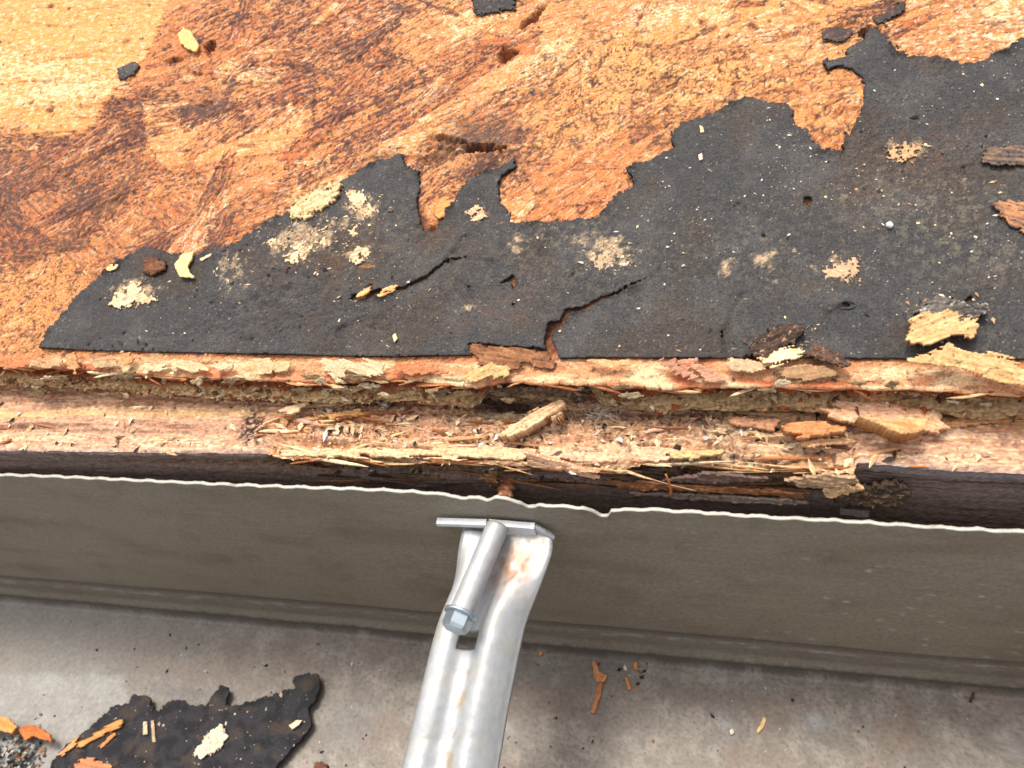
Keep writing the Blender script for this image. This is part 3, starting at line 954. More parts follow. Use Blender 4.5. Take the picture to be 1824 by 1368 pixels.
# left and right: weathered pinkish wood with a purple-brown streak behind
side = 1 - m2
xl = 1 - sstep(xm0 - 30, xm0, X2)
ct = mixc(ct, C(108, 70, 62), side * xl * np.exp(-((dist_f - 7.6) / 2.0) ** 2) * sstep(-.5, .25, fib1 + .5 * crumb) * .85)
ct = mixc(ct, C(150, 118, 102), side * sstep(.1, .4, fbm(X2 * .4, Yt * .7, 5, 314, .65)) * .7)
ct = mixc(ct, C(104, 80, 72), side * sstep(.45, .75, fbm(X2 * .5, Yt * .9, 5, 315, .7)) * .85)
ct = mixc(ct, C(255, 222, 184), side * sstep(.4, .8, fbm(X2 * .6, Yt * 1.1, 5, 352, .7)) * .7)
ct = mixc(ct, C(240, 196, 138), side * np.exp(-((dist_f - 11.8 - fib1) / 1.0) ** 2) * .8)
blk = blobs(TF, [(455, 765, 22, 24, 2.6), (470, 790, 10, 10, .6), (1290, 800, 60, 14, .7), (1330, 815, 90, 10, .9), (1430, 800, 40, 10, .5), (1100, 830, 60, 6, .8), (1560, 790, 50, 10, .4)], X2, Yt)
ct = mixc(ct, C(52, 50, 52), np.clip(blk * (.5 + 1.6 * fbm(X2 * .8, Yt * .8, 4, 316, .7)), 0, 1))
red5 = blobs(TF, [(515, 760, 40, 18, 1.0), (640, 742, 60, 10, .5), (1010, 750, 40, 10, .4), (1640, 752, 90, 10, .5), (1780, 770, 60, 10, .4)], X2, Yt)
ct = mixc(ct, C(186, 108, 54), np.clip(red5, 0, 1) * .8)
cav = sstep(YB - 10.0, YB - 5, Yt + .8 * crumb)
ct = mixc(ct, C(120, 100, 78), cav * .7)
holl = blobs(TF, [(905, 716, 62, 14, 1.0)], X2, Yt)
ct = mixc(ct, C(60, 46, 38), np.clip(holl * 1.3, 0, 1) * .85)  # hollow floor darkened: rot colour that also carries painted shade
paint_edge = side * np.exp(-np.clip(dist_f, 0, 9) / .6)
ct = mixc(ct, C(176, 156, 150), paint_edge * .7)

vf = np.concatenate([np.linspace(0, 1, 76) ** 1.25 * 26.0, 26 + np.linspace(.05, 1, 20) * 110])
X3, VF = np.meshgrid(xs, vf)
m3 = np.broadcast_to(mid, X3.shape)
ff1 = fbm(X3 * .03, VF * .8, 4, 321, .6)
ff2 = fbm(X3 * .35, VF * .8, 5, 322, .65)
rot = m3 * (1 - sstep(5.5, 8.5, VF + 1.6 * ff1))
lrot = sstep(xm0 - 60, xm0, X3) * (1 - m3) * (1 - sstep(xm1 - 1, xm1, X3)) * np.exp(-((VF - 4.6) / 1.8) ** 2)
rcav = blobs(Frame((0, 100, 0), (1, 0, 0), (0, 0, 1)), [(1380, 870, 140, 12, 1.2), (1130, 852, 90, 12, .9), (1540, 885, 50, 12, 1.0), (700, 832, 160, 8, .6), (950, 845, 60, 10, .6)], X3, -np.broadcast_to(Dt, X3.shape) - VF)
dy = rot * (2.2 + 1.6 * ff1 + 1.1 * ff2) + lrot * (1.0 + ff2) + .12 * ff1 + .04 * ff2 + rcav * (1.5 + 1.2 * ff1) * m3 + rcav * .5 * (1 - m3)
dy = dy * sstep(0, .6, VF) - .25 * sstep(.2, .8, VF) * (1 - sstep(4.2, 4.6, VF)) * (1 - m3) * (X3 < xm0)   # painted top bead, left
bow = np.interp(xs, [fx[1], xm0, 0, xm1, fx[-2]], [0, 0, 0, 0, 0])
PF = np.stack([X3, np.broadcast_to(np.interp(xs, fx, fy), X3.shape) + dy, zt[-1] - VF], -1)
# the face hangs plumb from a smoothed front line, so the broken arris does not print down the whole board
Ysm = np.interp(xs, [on_D(x, y, D)[0] for x, y, D in ((-100, 800, 158), (470, 806, 158), (900, 812, 159), (1523, 826, 158), (1950, 848, 157.6))],
                [on_D(x, y, D)[1] for x, y, D in ((-100, 800, 158), (470, 806, 158), (900, 812, 159), (1523, 826, 158), (1950, 848, 157.6))])
wb = sstep(1.5, 8.0, VF)
PF[..., 1] = PF[..., 1] * (1 - wb) + (Ysm + dy) * wb
cf = np.broadcast_to(C(146, 124, 114), X3.shape + (3,))
cf = mixc(cf, C(164, 144, 132), sstep(-.2, .4, ff1) * .5)
cf = mixc(cf, C(108, 86, 78), sstep(.05, .4, ff2) * .6)
cf = mixc(cf, C(150, 112, 78), np.clip(rot + lrot, 0, 1) * .9)
cf = mixc(cf, C(180, 150, 112), np.clip(rot + lrot, 0, 1) * sstep(.1, .35, ff2) * .6)
cf = mixc(cf, C(56, 44, 36), np.clip(rot + lrot + .7 * rcav, 0, 1) * sstep(.05, .3, fbm(X3 * .2, VF * 1.4, 4, 323)) * .8)
lath = m3 * np.exp(-((VF - 10.2 - .8 * fbm(X3 * .02, X3 * 0, 2, 324)) / .8) ** 2) * sstep(xm1 - 75, xm1 - 60, X3)
cf = mixc(cf, C(176, 116, 70), np.clip(lath, 0, 1) * .8)
rb = sstep(xm1, xm1 + .6, X3)
cf = mixc(cf, C(160, 150, 148), rb * (1 - sstep(2.2, 3.4, VF + .6 * ff1)) * .7)
cf = mixc(cf, C(80, 60, 52), rb * sstep(.2, .7, fbm(X3 * .05, VF * .9, 5, 341, .66)) * .8)
cf = mixc(cf, C(70, 56, 50), rb * np.exp(-((VF - 4.0 - .5 * ff1) / .4) ** 2) * .7)
topw = (1 - sstep(0, .5, VF)) * (1 - m3)
cf = mixc(cf, C(170, 150, 144), topw * .6)
cf = mixc(cf, C(238, 184, 132), (1 - sstep(.0, .7, VF + .3 * ff2)) * m3 * .8)

fas = thing('fascia_board', 'rotted fascia board, pale crumbling top edge and dark painted face behind the gutter', 'fascia', (0, 110, -290))
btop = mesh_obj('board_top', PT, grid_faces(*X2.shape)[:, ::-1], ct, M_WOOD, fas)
bfront = mesh_obj('board_front', PF, grid_faces(*X3.shape)[:, ::-1], cf, M_WOOD, fas)
V, F = box_mesh((0, 126.5, -226), FAR, .5, 68)
mesh_obj('board_back', V, F, C(120, 96, 76), M_WOOD, fas)

# unseen box added behind the fascia to keep light out of the eave
V, F = box_mesh((0, 128.2 + 19, -235), FAR, 19, 72)
o = mesh_obj('eave_light_block', V, F, C(150, 118, 88), M_WOOD, None, False)
tag(o, 'unseen wooden box added behind the fascia to block light under the roof deck', 'light block')

# ------------------------------------------------------------------ gutter
GY = 91.0
edge_px = [(-60, 846), (0, 848), (100, 851), (200, 856), (300, 861), (400, 866), (500, 869), (600, 873), (700, 878), (760, 882), (800, 886), (830, 891), (850, 889), (868, 893), (880, 889), (905, 890), (930, 898), (940, 905), (952, 905), (960, 901),
           (1000, 904), (1035, 906), (1046, 908), (1056, 913), (1070, 921), (1084, 920), (1088, 911), (1150, 910), (1250, 916), (1400, 927), (1550, 936), (1700, 945), (1824, 951), (1900, 956)]
ew = on_Y(np.array([p[0] for p in edge_px], float), np.array([p[1] for p in edge_px], float), GY)
gx = axis_var(ULO - 2, UHI + 2, .5, FAR)
gD = np.interp(gx, ew[:, 0], -ew[:, 2])
gD[gx < ew[0, 0]] = -ew[0, 2]; gD[gx > ew[-1, 0]] = -ew[-1, 2]
wave = .14 * np.sin(gx * .88 + .8 * noise(gx * .1, gx * 0, 5)) + .1 * noise(gx * .6, gx * 0, 6)
FLD = 255.0
gprof = [(0.0, GY), (4, GY)]
nW = 110
w = np.linspace(0, 1, nW)
G2, W2 = np.meshgrid(gx, w)
D2 = gD + (FLD - 3.0 - gD) * W2
Yw = GY - .5 * sstep(.82, .86, W2) * 0 + .25 * fbm(G2 * .02, W2 * 3, 2, 401)
crease = np.exp(-((D2 - 238) / .9) ** 2)
Yw = Yw - .3 * sstep(237, 239, D2) - 1.6 * sstep(247, 252, D2) + .5 * crease
Yw = Yw + wave * np.exp(-(D2 - gD) / 1.5)
PWL = np.stack([G2, Yw, -D2], -1)
scr = fbm(G2 * .05, D2 * .5, 4, 402, .6)
spot = fbm(G2 * .35, D2 * .35, 4, 403, .6)
cw = np.broadcast_to(C(158, 147, 129), G2.shape + (3,))
cw = mixc(cw, C(176, 166, 146), sstep(-.2, .8, scr) * .35)
cw = mixc(cw, C(128, 110, 88), sstep(.0, .9, fbm(G2 * .02, D2 * .06, 4, 404)) * .5)
cw = mixc(cw, C(150, 146, 138), sstep(.1, .8, fbm(G2 * .3, D2 * .5, 5, 408, .65)) * .4)
f1, f2, cid = voro(G2 * .13, D2 * .22, 405)
cw = mixc(cw, C(98, 84, 62), sstep(.0, .9, fbm(G2 * .06, D2 * .07, 5, 431, .6)) * .3)
cw = mixc(cw, C(190, 182, 166), sstep(.55, .9, fbm(G2 * .06, D2 * 2.2, 4, 432, .6)) * .35)
cw = mixc(cw, C(100, 92, 80), sstep(.5, .9, fbm(G2 * .6, D2 * .6, 4, 433, .66)) * .35)
drop = (1 - sstep(.07, .16, f1 + .05 * spot)) * (cid > .6) * sstep(-60, 40, G2) * sstep(-.3, .3, fbm(G2 * .03, D2 * .05, 2, 434))
cw = mixc(cw, C(206, 202, 190), drop * .75)
cw = mixc(cw, C(176, 172, 162), sstep(.85, 1.0, fbm(G2 * .7, D2 * .7, 3, 406, .6)) * .6)
cw = mixc(cw, C(96, 92, 86), sstep(236.5, 238, D2 + .5 * scr) * (1 - sstep(238.5, 240.5, D2)) * .8)
cw = mixc(cw, C(136, 132, 122), sstep(240, 242, D2) * .35)
cw = mixc(cw, C(196, 194, 186), sstep(239.5, 240.5, D2) * (1 - sstep(241.5, 244, D2)) * sstep(.0, .5, fbm(G2 * .15, D2 * .5, 4, 407)) * .7)
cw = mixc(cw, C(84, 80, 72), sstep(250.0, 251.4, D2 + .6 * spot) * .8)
gut = thing('gutter', 'dark brown painted metal gutter trough below the fascia, pale wavy cut top edge', 'gutter', (0, 30, -255))
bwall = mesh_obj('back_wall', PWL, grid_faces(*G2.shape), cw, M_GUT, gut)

yy = np.concatenate([np.linspace(0, 1, 150) * 62, 62 + np.linspace(.02, 1, 14) * 46])
G3, Q3 = np.meshgrid(gx, yy)
Y3 = PWL[-1, :, 1] - Q3
z3 = -FLD + 3.0 * np.exp(-(Q3 / .8) ** 1.2) * 1.0 + .18 * fbm(G3 * .05, Y3 * .05, 3, 411) - .35 * np.exp(-((Q3 - 1.4) / .7) ** 2)
PFL = np.stack([G3, Y3, z3], -1)
GF = Frame((0, 0, -FLD), (1, 0, 0), (0, 1, 0))
m1 = fbm(G3 * .12, Y3 * .12, 5, 412, .6)
m2_ = fbm(G3 * .9, Y3 * .9, 4, 413, .65)
cfl = mixc(C(132, 122, 111), C(160, 149, 136), sstep(-.4, .6, m1))
cfl = mixc(cfl, C(96, 86, 77), sstep(.0, .6, m2_) * .6)
cfl = mixc(cfl, C(130, 108, 92), sstep(.05, .4, fbm(G3 * .04, Y3 * .06, 3, 414)) * .5)
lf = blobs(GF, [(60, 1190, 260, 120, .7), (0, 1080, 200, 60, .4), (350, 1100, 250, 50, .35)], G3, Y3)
cfl = mixc(cfl, C(158, 153, 145), np.clip(lf, 0, 1))  # left end lightened: sky sheen put into the floor colour
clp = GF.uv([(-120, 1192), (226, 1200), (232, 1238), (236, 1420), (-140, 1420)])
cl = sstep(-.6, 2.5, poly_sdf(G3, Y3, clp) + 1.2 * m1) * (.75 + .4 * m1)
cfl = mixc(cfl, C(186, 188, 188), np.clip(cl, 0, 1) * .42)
dkp = blobs(GF, [(330, 1235, 90, 16, .6), (620, 1290, 60, 50, .55), (960, 1200, 200, 40, .3), (1110, 1170, 60, 20, .35)], G3, Y3)
cfl = mixc(cfl, C(98, 98, 100), np.clip(dkp * (.8 + .8 * m1), 0, 1))
minr = blobs(GF, [(990, 1210, 8, 9, .8), (1455, 1285, 20, 16, .9), (905, 1300, 16, 14, .6), (1290, 1290, 16, 20, .5), (1270, 1190, 20, 10, .5), (1815, 1340, 20, 14, .5), (1815, 1235, 14, 10, .7)], G3, Y3)
cfl = mixc(cfl, C(196, 200, 202), np.clip(minr, 0, 1) * .4)
cfl = mixc(cfl, C(64, 58, 54), sstep(.62, .8, fbm(G3 * .8, Y3 * .8, 4, 415, .7) - .6 * np.clip(cl, 0, 1)) * .6)
cfl = mixc(cfl, C(88, 84, 78), (1 - sstep(.2, 1.0, Q3 + .4 * m1)) * .7)  # shadow edge along the wall foot, painted into the floor colour
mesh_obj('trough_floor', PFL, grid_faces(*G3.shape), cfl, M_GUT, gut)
fy0 = PFL[-1, :, 1]
gp = np.array([(0, 0), (-8, 6), (-10, 30), (-14, 45), (-24, 58), (-26, 70), (-26, 92), (-20, 95), (-19, 92)], float)
PFR = np.stack([np.broadcast_to(gx, (len(gp), len(gx))), fy0 + gp[:, :1], PFL[-1, :, 2] + gp[:, 1:]], -1)
mesh_obj('front_wall', PFR, grid_faces(len(gp), len(gx)), C(112, 104, 94), M_GUT, gut)
# sheet thickness: the bare cut edge, and the back of the sheet
TH = 0.8
top = PWL[0]
rag2 = .14 * fbm(gx * .5, gx * 0, 4, 8, .65)
e0 = top + np.stack([gx * 0, gx * 0 - .05, gx * 0 + .0], -1)
e1 = top + np.stack([gx * 0, gx * 0 - .02, .28 + rag2], -1)
e2 = top + np.stack([gx * 0, TH + rag2, .25 + rag2], -1)
e3 = top + np.stack([gx * 0, TH + 0 * gx, -1.2 + 0 * gx], -1)
PE = np.stack([e0, e1, e2, e3])
ce = mixc(C(206, 201, 188, .78), C(150, 130, 104), sstep(.35, .8, fbm(np.stack([gx] * 4) * .15, np.stack([gx * 0] * 4), 3, 421)) * .6)
mesh_obj('cut_edge', PE, grid_faces(4, len(gx)), ce, M_EDGE, bwall)
bk = np.stack([e3, e3 * [1, 1, 0] + [0, 0, -FLD]])
mesh_obj('back_face', bk, grid_faces(2, len(gx)), C(92, 84, 76), M_GUT, gut)

# ------------------------------------------------------------------ hanger and its screw
hang = thing('gutter_hanger', 'bare metal gutter hanger strap with ribbed channel and rust stain', 'gutter bracket', on_D(860., 1050., 180.))
ST = [(944, 822, 978, 176.5), (955, 820, 984, 177), (975, 815, 986, 177.5), (1000, 811, 978, 178), (1030, 806, 965, 178.5), (1060, 793, 951, 179), (1100, 776, 932, 180), (1150, 762, 921, 181), (1200, 750, 911, 182.5), (1260, 735, 899, 184),
      (1320, 720, 889, 186), (1368, 708, 881, 187), (1450, 688, 867, 189), (1900, 590, 780, 193)]
st = np.array(ST, float)
ys_ = np.concatenate([np.linspace(944, 1400, 110), np.linspace(1405, 1900, 20)])
lx, rx_, Ds = [np.interp(ys_, st[:, 0], st[:, i]) for i in (1, 2, 3)]
ker = np.ones(9) / 9
sm = lambda a: np.convolve(np.pad(a, 4, mode='edge'), ker, 'valid')
lx, rx_ = sm(lx), sm(rx_)
PL = on_D(lx, ys_, Ds); PR = on_D(rx_, ys_, Ds)
wc = np.linspace(0, 1, 76)
prof_w = np.array([(0, -3.0), (.02, -1.0), (.06, .7), (.12, 1.5), (.20, 1.8), (.28, 1.6), (.34, .7), (.38, .1), (.50, .0), (.54, .3), (.60, 1.5), (.66, 2.2), (.72, 2.3), (.79, 1.7), (.88, .1), (.96, -1.8), (1, -3.2)])
hp = np.interp(wc, prof_w[:, 0], prof_w[:, 1])
hp = np.convolve(np.pad(hp, 2, mode='edge'), np.ones(5) / 5, 'valid')
prof_t = np.array([(0, -.6), (.04, .2), (.12, .4), (.2, .0), (.28, -.5), (.5, -.4), (.6, 0), (.9, .2), (.97, .3), (1, -.2)])
hpt = np.interp(wc, prof_t[:, 0], prof_t[:, 1])
kk = sstep(985, 1115, ys_)[:, None]
kk = np.clip(kk + (wc < .3) * sstep(960, 1010, ys_)[:, None] * .6, 0, 1)
Hh = hp * kk + hpt * (1 - kk) + .06 * fbm(np.outer(ys_, wc * 0 + .02), np.outer(ys_ * 0 + 1, wc * 6), 2, 501)
PB = PL[:, None] * (1 - wc[None, :, None]) + PR[:, None] * wc[None, :, None]
PB[..., 2] += Hh
YS, WC = np.meshgrid(ys_, wc, indexing='ij')
cb = np.broadcast_to(C(196, 197, 197, .76), PB.shape)
stain = np.exp(-(((WC - .66) / .22) ** 2 + ((YS - 1010) / 42) ** 2)) * (.75 + .9 * fbm(YS * .05, WC * 9, 4, 502))
cb = mixc(cb, C(164, 112, 76), np.clip(stain * 1.3, 0, 1) * .92)
brn = sstep(.45, 1, WC) * np.exp(-((YS - 962) / 22) ** 2) * sstep(-.2, .4, fbm(YS * .09, WC * 14, 4, 503))
cb = mixc(cb, C(120, 100, 86), np.clip(brn, 0, 1) * .8)
cb = mixc(cb, C(190, 186, 174), sstep(.0, .4, fbm(YS * .02, WC * 5, 4, 504)) * .5)
sst = np.exp(-((WC - .52) / .06) ** 2) * sstep(.0, .4, fbm(YS * .03, WC * 8, 3, 505)) * sstep(1170, 1200, YS)
cb = mixc(cb, C(176, 150, 120), np.clip(sst, 0, 1) * .7)
fbk = grid_faces(*YS.shape)
fy_, fw_ = YS.ravel()[fbk].mean(1), WC.ravel()[fbk].mean(1)
ok = ~((fy_ > 1122) & (fy_ < 1158) & (fw_ > .33) & (fw_ < .55))
th = PB.reshape(-1, 3) - [0, 0, 1.0]
nB = len(th)
VB = np.concatenate([PB.reshape(-1, 3), th])
fk = fbk[ok]
e = np.concatenate([fk[:, [0, 1]], fk[:, [1, 2]], fk[:, [2, 3]], fk[:, [3, 0]]])
_, idx, cn_ = np.unique(np.sort(e, 1), axis=0, return_index=True, return_counts=True)
be = e[idx[cn_ == 1]]
FB = np.concatenate([fk[:, ::-1], fk + nB, np.stack([be[:, 0], be[:, 1], be[:, 1] + nB, be[:, 0] + nB], 1)])
mesh_obj('strap', VB, FB, np.concatenate([cb.reshape(-1, 3)] * 2), M_ALU, hang)
# upright flange plates against the gutter wall
for (xa, ya, xb, yb, hgt) in ((778, 926.5, 866, 929, 1.3), (870, 929, 952, 935.5, 5.0)):
    A, B = on_Y(xa, ya, 89.6), on_Y(xb, yb, 89.6)
    ns = 14
    k = np.linspace(0, 1, ns)[:, None]
    L = A * (1 - k) + B * k
    rows = []
    for (dy_, dz_) in ((-.95, -hgt), (-.95, -.12), (-.85, 0), (.65, 0), (.75, -.12), (.75, -hgt)):
        rows.append(L + [0, dy_, dz_])
    Vp = np.concatenate(rows)
    Fp = [list(f) for f in grid_faces(6, ns)]
    Fp.append([i * ns for i in range(4)]); Fp.append([0, 3 * ns, 4 * ns, 5 * ns])
    Fp.append([i * ns + ns - 1 for i in (3, 2, 1, 0)]); Fp.append([5 * ns + ns - 1, 4 * ns + ns - 1, 3 * ns + ns - 1, ns - 1])
    fplate = mesh_obj('flange_plate', Vp, np.array(Fp), C(236, 238, 240, .9), M_EDGE, hang, False)  # near-white: the sky caught on these edges is put into the colour
# bent wing at the right end of the flange
A, B = on_Y(952., 936., 89.8), on_D(987., 957., 177.0)
k = np.linspace(0, 1, 10)[:, None]
L = A * (1 - k) + B * k + np.array([0, 0, 1.0]) * np.sin(k * np.pi) * .35
hz = np.linspace(5.0, .6, 10)[:, None]
rows = [L + np.array([0, -.55, 0]) - hz * [0, 0, 1], L + [0, -.5, 0], L + [.3, .5, 0], L + np.array([.3, .55, 0]) - hz * [0, 0, 1]]
mesh_obj('flange_wing', np.concatenate(rows), grid_faces(4, 10), C(200, 201, 203, .8), M_ALU, fplate)
# web that joins flange and strap
A, B = on_Y(822., 934., 89.0), on_Y(975., 944., 89.0)
k = np.linspace(0, 1, 20)[:, None]
L0 = (A * (1 - k) + B * k) + [0, 0, -1.0]
L1 = PB[0, np.linspace(0, 75, 20).astype(int)] + [0, .2, -.2]
Lm = (L0 + L1) / 2 + [0, .25, -.5]
mesh_obj('flange_web', np.concatenate([L0, Lm, L1]), grid_faces(3, 20), C(186, 187, 189, .8), M_ALU, fplate)
# sleeve
T0, T1 = on_D(886., 938., 173.4), on_D(821., 1092., 172.6)
k = np.linspace(0, 1, 40)
TP = T0 + (T1 - T0) * k[:, None]
V, F = tube_mesh(TP, 2.7 + .05 * noise(k * 5, k * 0, 3), 32)
ctb = mixc(C(198, 199, 200, .76), C(196, 184, 168), sstep(.1, .5, fbm(V[:, 0] * .3, V[:, 1] * .3 + V[:, 2], 3, 511)) * .5)
mesh_obj('sleeve', V, F, ctb, M_ALU, hang)

ax_t = unit(T1 - T0)
scw = thing('hanger_screw', 'hex head screw through the hanger sleeve, rusted thread showing behind the gutter edge', 'screw', T1)
WASH = tube_mesh(T1 + ax_t * np.array([-.2, .0, .55, .75])[:, None], np.array([3.2, 3.75, 3.75, 3.4]), 30)
a = np.arange(6) * np.pi / 3 + .35
aA = unit(np.cross(ax_t, [0.1, .2, 1])); aB = np.cross(aA, ax_t)
hexp = lambda r, d: T1 + ax_t * d + r * (np.cos(a)[:, None] * aA + np.sin(a)[:, None] * aB)
circ = lambda r, d, n=6: T1 + ax_t * d + r * (np.cos(a)[:, None] * aA + np.sin(a)[:, None] * aB)
Vh = np.concatenate([hexp(3.05, .7), hexp(3.1, 1.0), hexp(3.1, 3.3), hexp(2.75, 4.0), (T1 + ax_t * 3.85)[None]])
Fh = []
for r in range(3):
    for q_ in range(6):
        Fh.append([r * 6 + q_, r * 6 + (q_ + 1) % 6, (r + 1) * 6 + (q_ + 1) % 6, (r + 1) * 6 + q_])
for q_ in range(6):
    Fh.append([18 + q_, 18 + (q_ + 1) % 6, 24, -1])
hexh = mesh_obj('hex_head', Vh, np.array(Fh), C(190, 202, 208, .85), M_ZINC, scw, False)
mesh_obj('washer', WASH[0], WASH[1], C(190, 204, 212, .9), M_ZINC, hexh)
S0, S1 = on_D(889., 925., 172.8), on_D(911., 832., 170.0)
S0 = S1 + (S0 - S1) * .86
n_ = 90
k = np.linspace(0, 1, n_)
SP = S0 + (S1 - S0) * k[:, None]
ang = np.arange(16) / 16 * 2 * np.pi
Ls = np.linalg.norm(S1 - S0)
RR = 1.85 + .28 * np.sin(k[:, None] * Ls * 2 * np.pi / 1.9 + ang[None]) + .22 * fbm(k[:, None] * 9 + 0 * ang, np.cos(ang)[None] * 1.5 + 0 * k[:, None], 3, 521)
V, F = tube_mesh(SP, RR, 16)
cr = mixc(C(190, 112, 78), C(236, 172, 132), sstep(-.3, .4, fbm(V[:, 1] * .8, V[:, 0] * .8, 3, 522)))
cr = mixc(cr, C(84, 50, 38), sstep(.05, .4, fbm(V[:, 1] * 1.1, V[:, 2] * 1.1, 3, 523)) * .7)
mesh_obj('rusty_shank', V, F, cr, M_RUST, scw)

# ------------------------------------------------------------------ pieces of torn wood, felt and dirt
def wood_colour(c1, c2, cd, ang, seed, dirt=.4, fr=1.0):
    ca, sa = math.cos(math.radians(ang)), math.sin(math.radians(ang))

    def f(u, v, sd):
        l, b = u * ca + v * sa, -u * sa + v * ca
        g = fbm(l * .12 * fr, b * 1.6 * fr, 4, seed, .62)
        c = mixc(c1, c2, sstep(-.6, .6, g + .5 * fbm(u * .2, v * .2, 3, seed + 11)))
        sp = fbm(u * .9, v * .9, 5, seed + 3, .66)
        c = mixc(c, cd, sstep(.25, .6, sp + .35 * g) * dirt * 1.6)
        return mixc(c, c1 * 1.1, sstep(.3, .6, fbm(l * .3, b * 1.1, 3, seed + 7)) * .6)
    return f


CREAM, STRAW, ORANGE, PINK, TAN = C(255, 226, 178), C(250, 206, 140), C(232, 148, 76), C(234, 182, 146), C(206, 168, 128)
BROWN, DBROWN, SOIL, BLACK, GREYW = C(140, 88, 54), C(84, 54, 38), C(64, 52, 42), C(46, 43, 44), C(176, 164, 150)


def piece(name, label, cat, px, fr, thick, c1, c2, cd, ang=0, dirt=.4, lift=0.0, curl=None, rag=.3, ragf=.9, cell=.22, seed=1, mat=None, parent=None,
          group=None, rough=.25, roundness=0.0, rim=None, holes=0.0):
    """A piece with its own outline (photograph pixels on its plane), thickness and relief."""
    uv = fr.uv(px)
    cen = uv.mean(0)
    if name in ('wood_splinter', 'orange_wedge', 'torn_strand', 'split_lath', 'face_sliver', 'curled_wood_flake', 'cream_wood_flake', 'orange_splinter'):
        size = np.ptp(uv, axis=0).min()
        rag, ragf, roundness = min(1.3, .28 * size), (.10, 1.1, ang), min(roundness, .2)
    ca, sa = math.cos(math.radians(ang)), math.sin(math.radians(ang))

    def h(u, v, sd):
        l, b = u * ca + v * sa, -u * sa + v * ca
        z = lift + thick + rough * (.28 * fbm(l * .2, b * .9, 4, seed + 50, .55) + .42 * fbm(u * .45, v * .45, 5, seed + 51, .6) + .22 * fbm(l * .3, b * 2.4, 4, seed + 52, .6))
        if curl is not None:                         # (angle, amount per mm, bend)
            cu = (u - cen[0]) * math.cos(math.radians(curl[0])) + (v - cen[1]) * math.sin(math.radians(curl[0]))
            z = z + curl[1] * cu + curl[2] * cu * cu
        return z
    V, F, cc, g = patch_mesh(fr, uv, cell, thick, h, wood_colour(c1, c2, cd, ang, seed, dirt), rag, ragf, seed + 80, True, (lambda U, V: 1.6 * (.62 - holes - fbm(U * .42, V * .42, 5, seed + 90, .68))) if holes > 0 else None, roundness, rim)
    if parent is not None:
        return mesh_obj(name, V, F, cc, mat or M_CHIP, parent)
    base = V.mean(0)
    o = mesh_obj(name, V, F, cc, mat or M_CHIP)
    return tag(o, label, cat, group)


def plane_at(D, tilt=0.0, roll=0.0, Y=None, px=None):
    """A plane through the height D, tipped towards the viewer by tilt degrees (and along X by roll)."""
    t, r = math.radians(tilt), math.radians(roll)
    P = on_D(px[0], px[1], D)
    return Frame(P, (math.cos(r), 0, math.sin(r)), (0, math.cos(t), math.sin(t)))


def roof_at(h):
    return Frame(ROOF.O + ROOF.n * h, ROOF.e1, ROOF.e2)


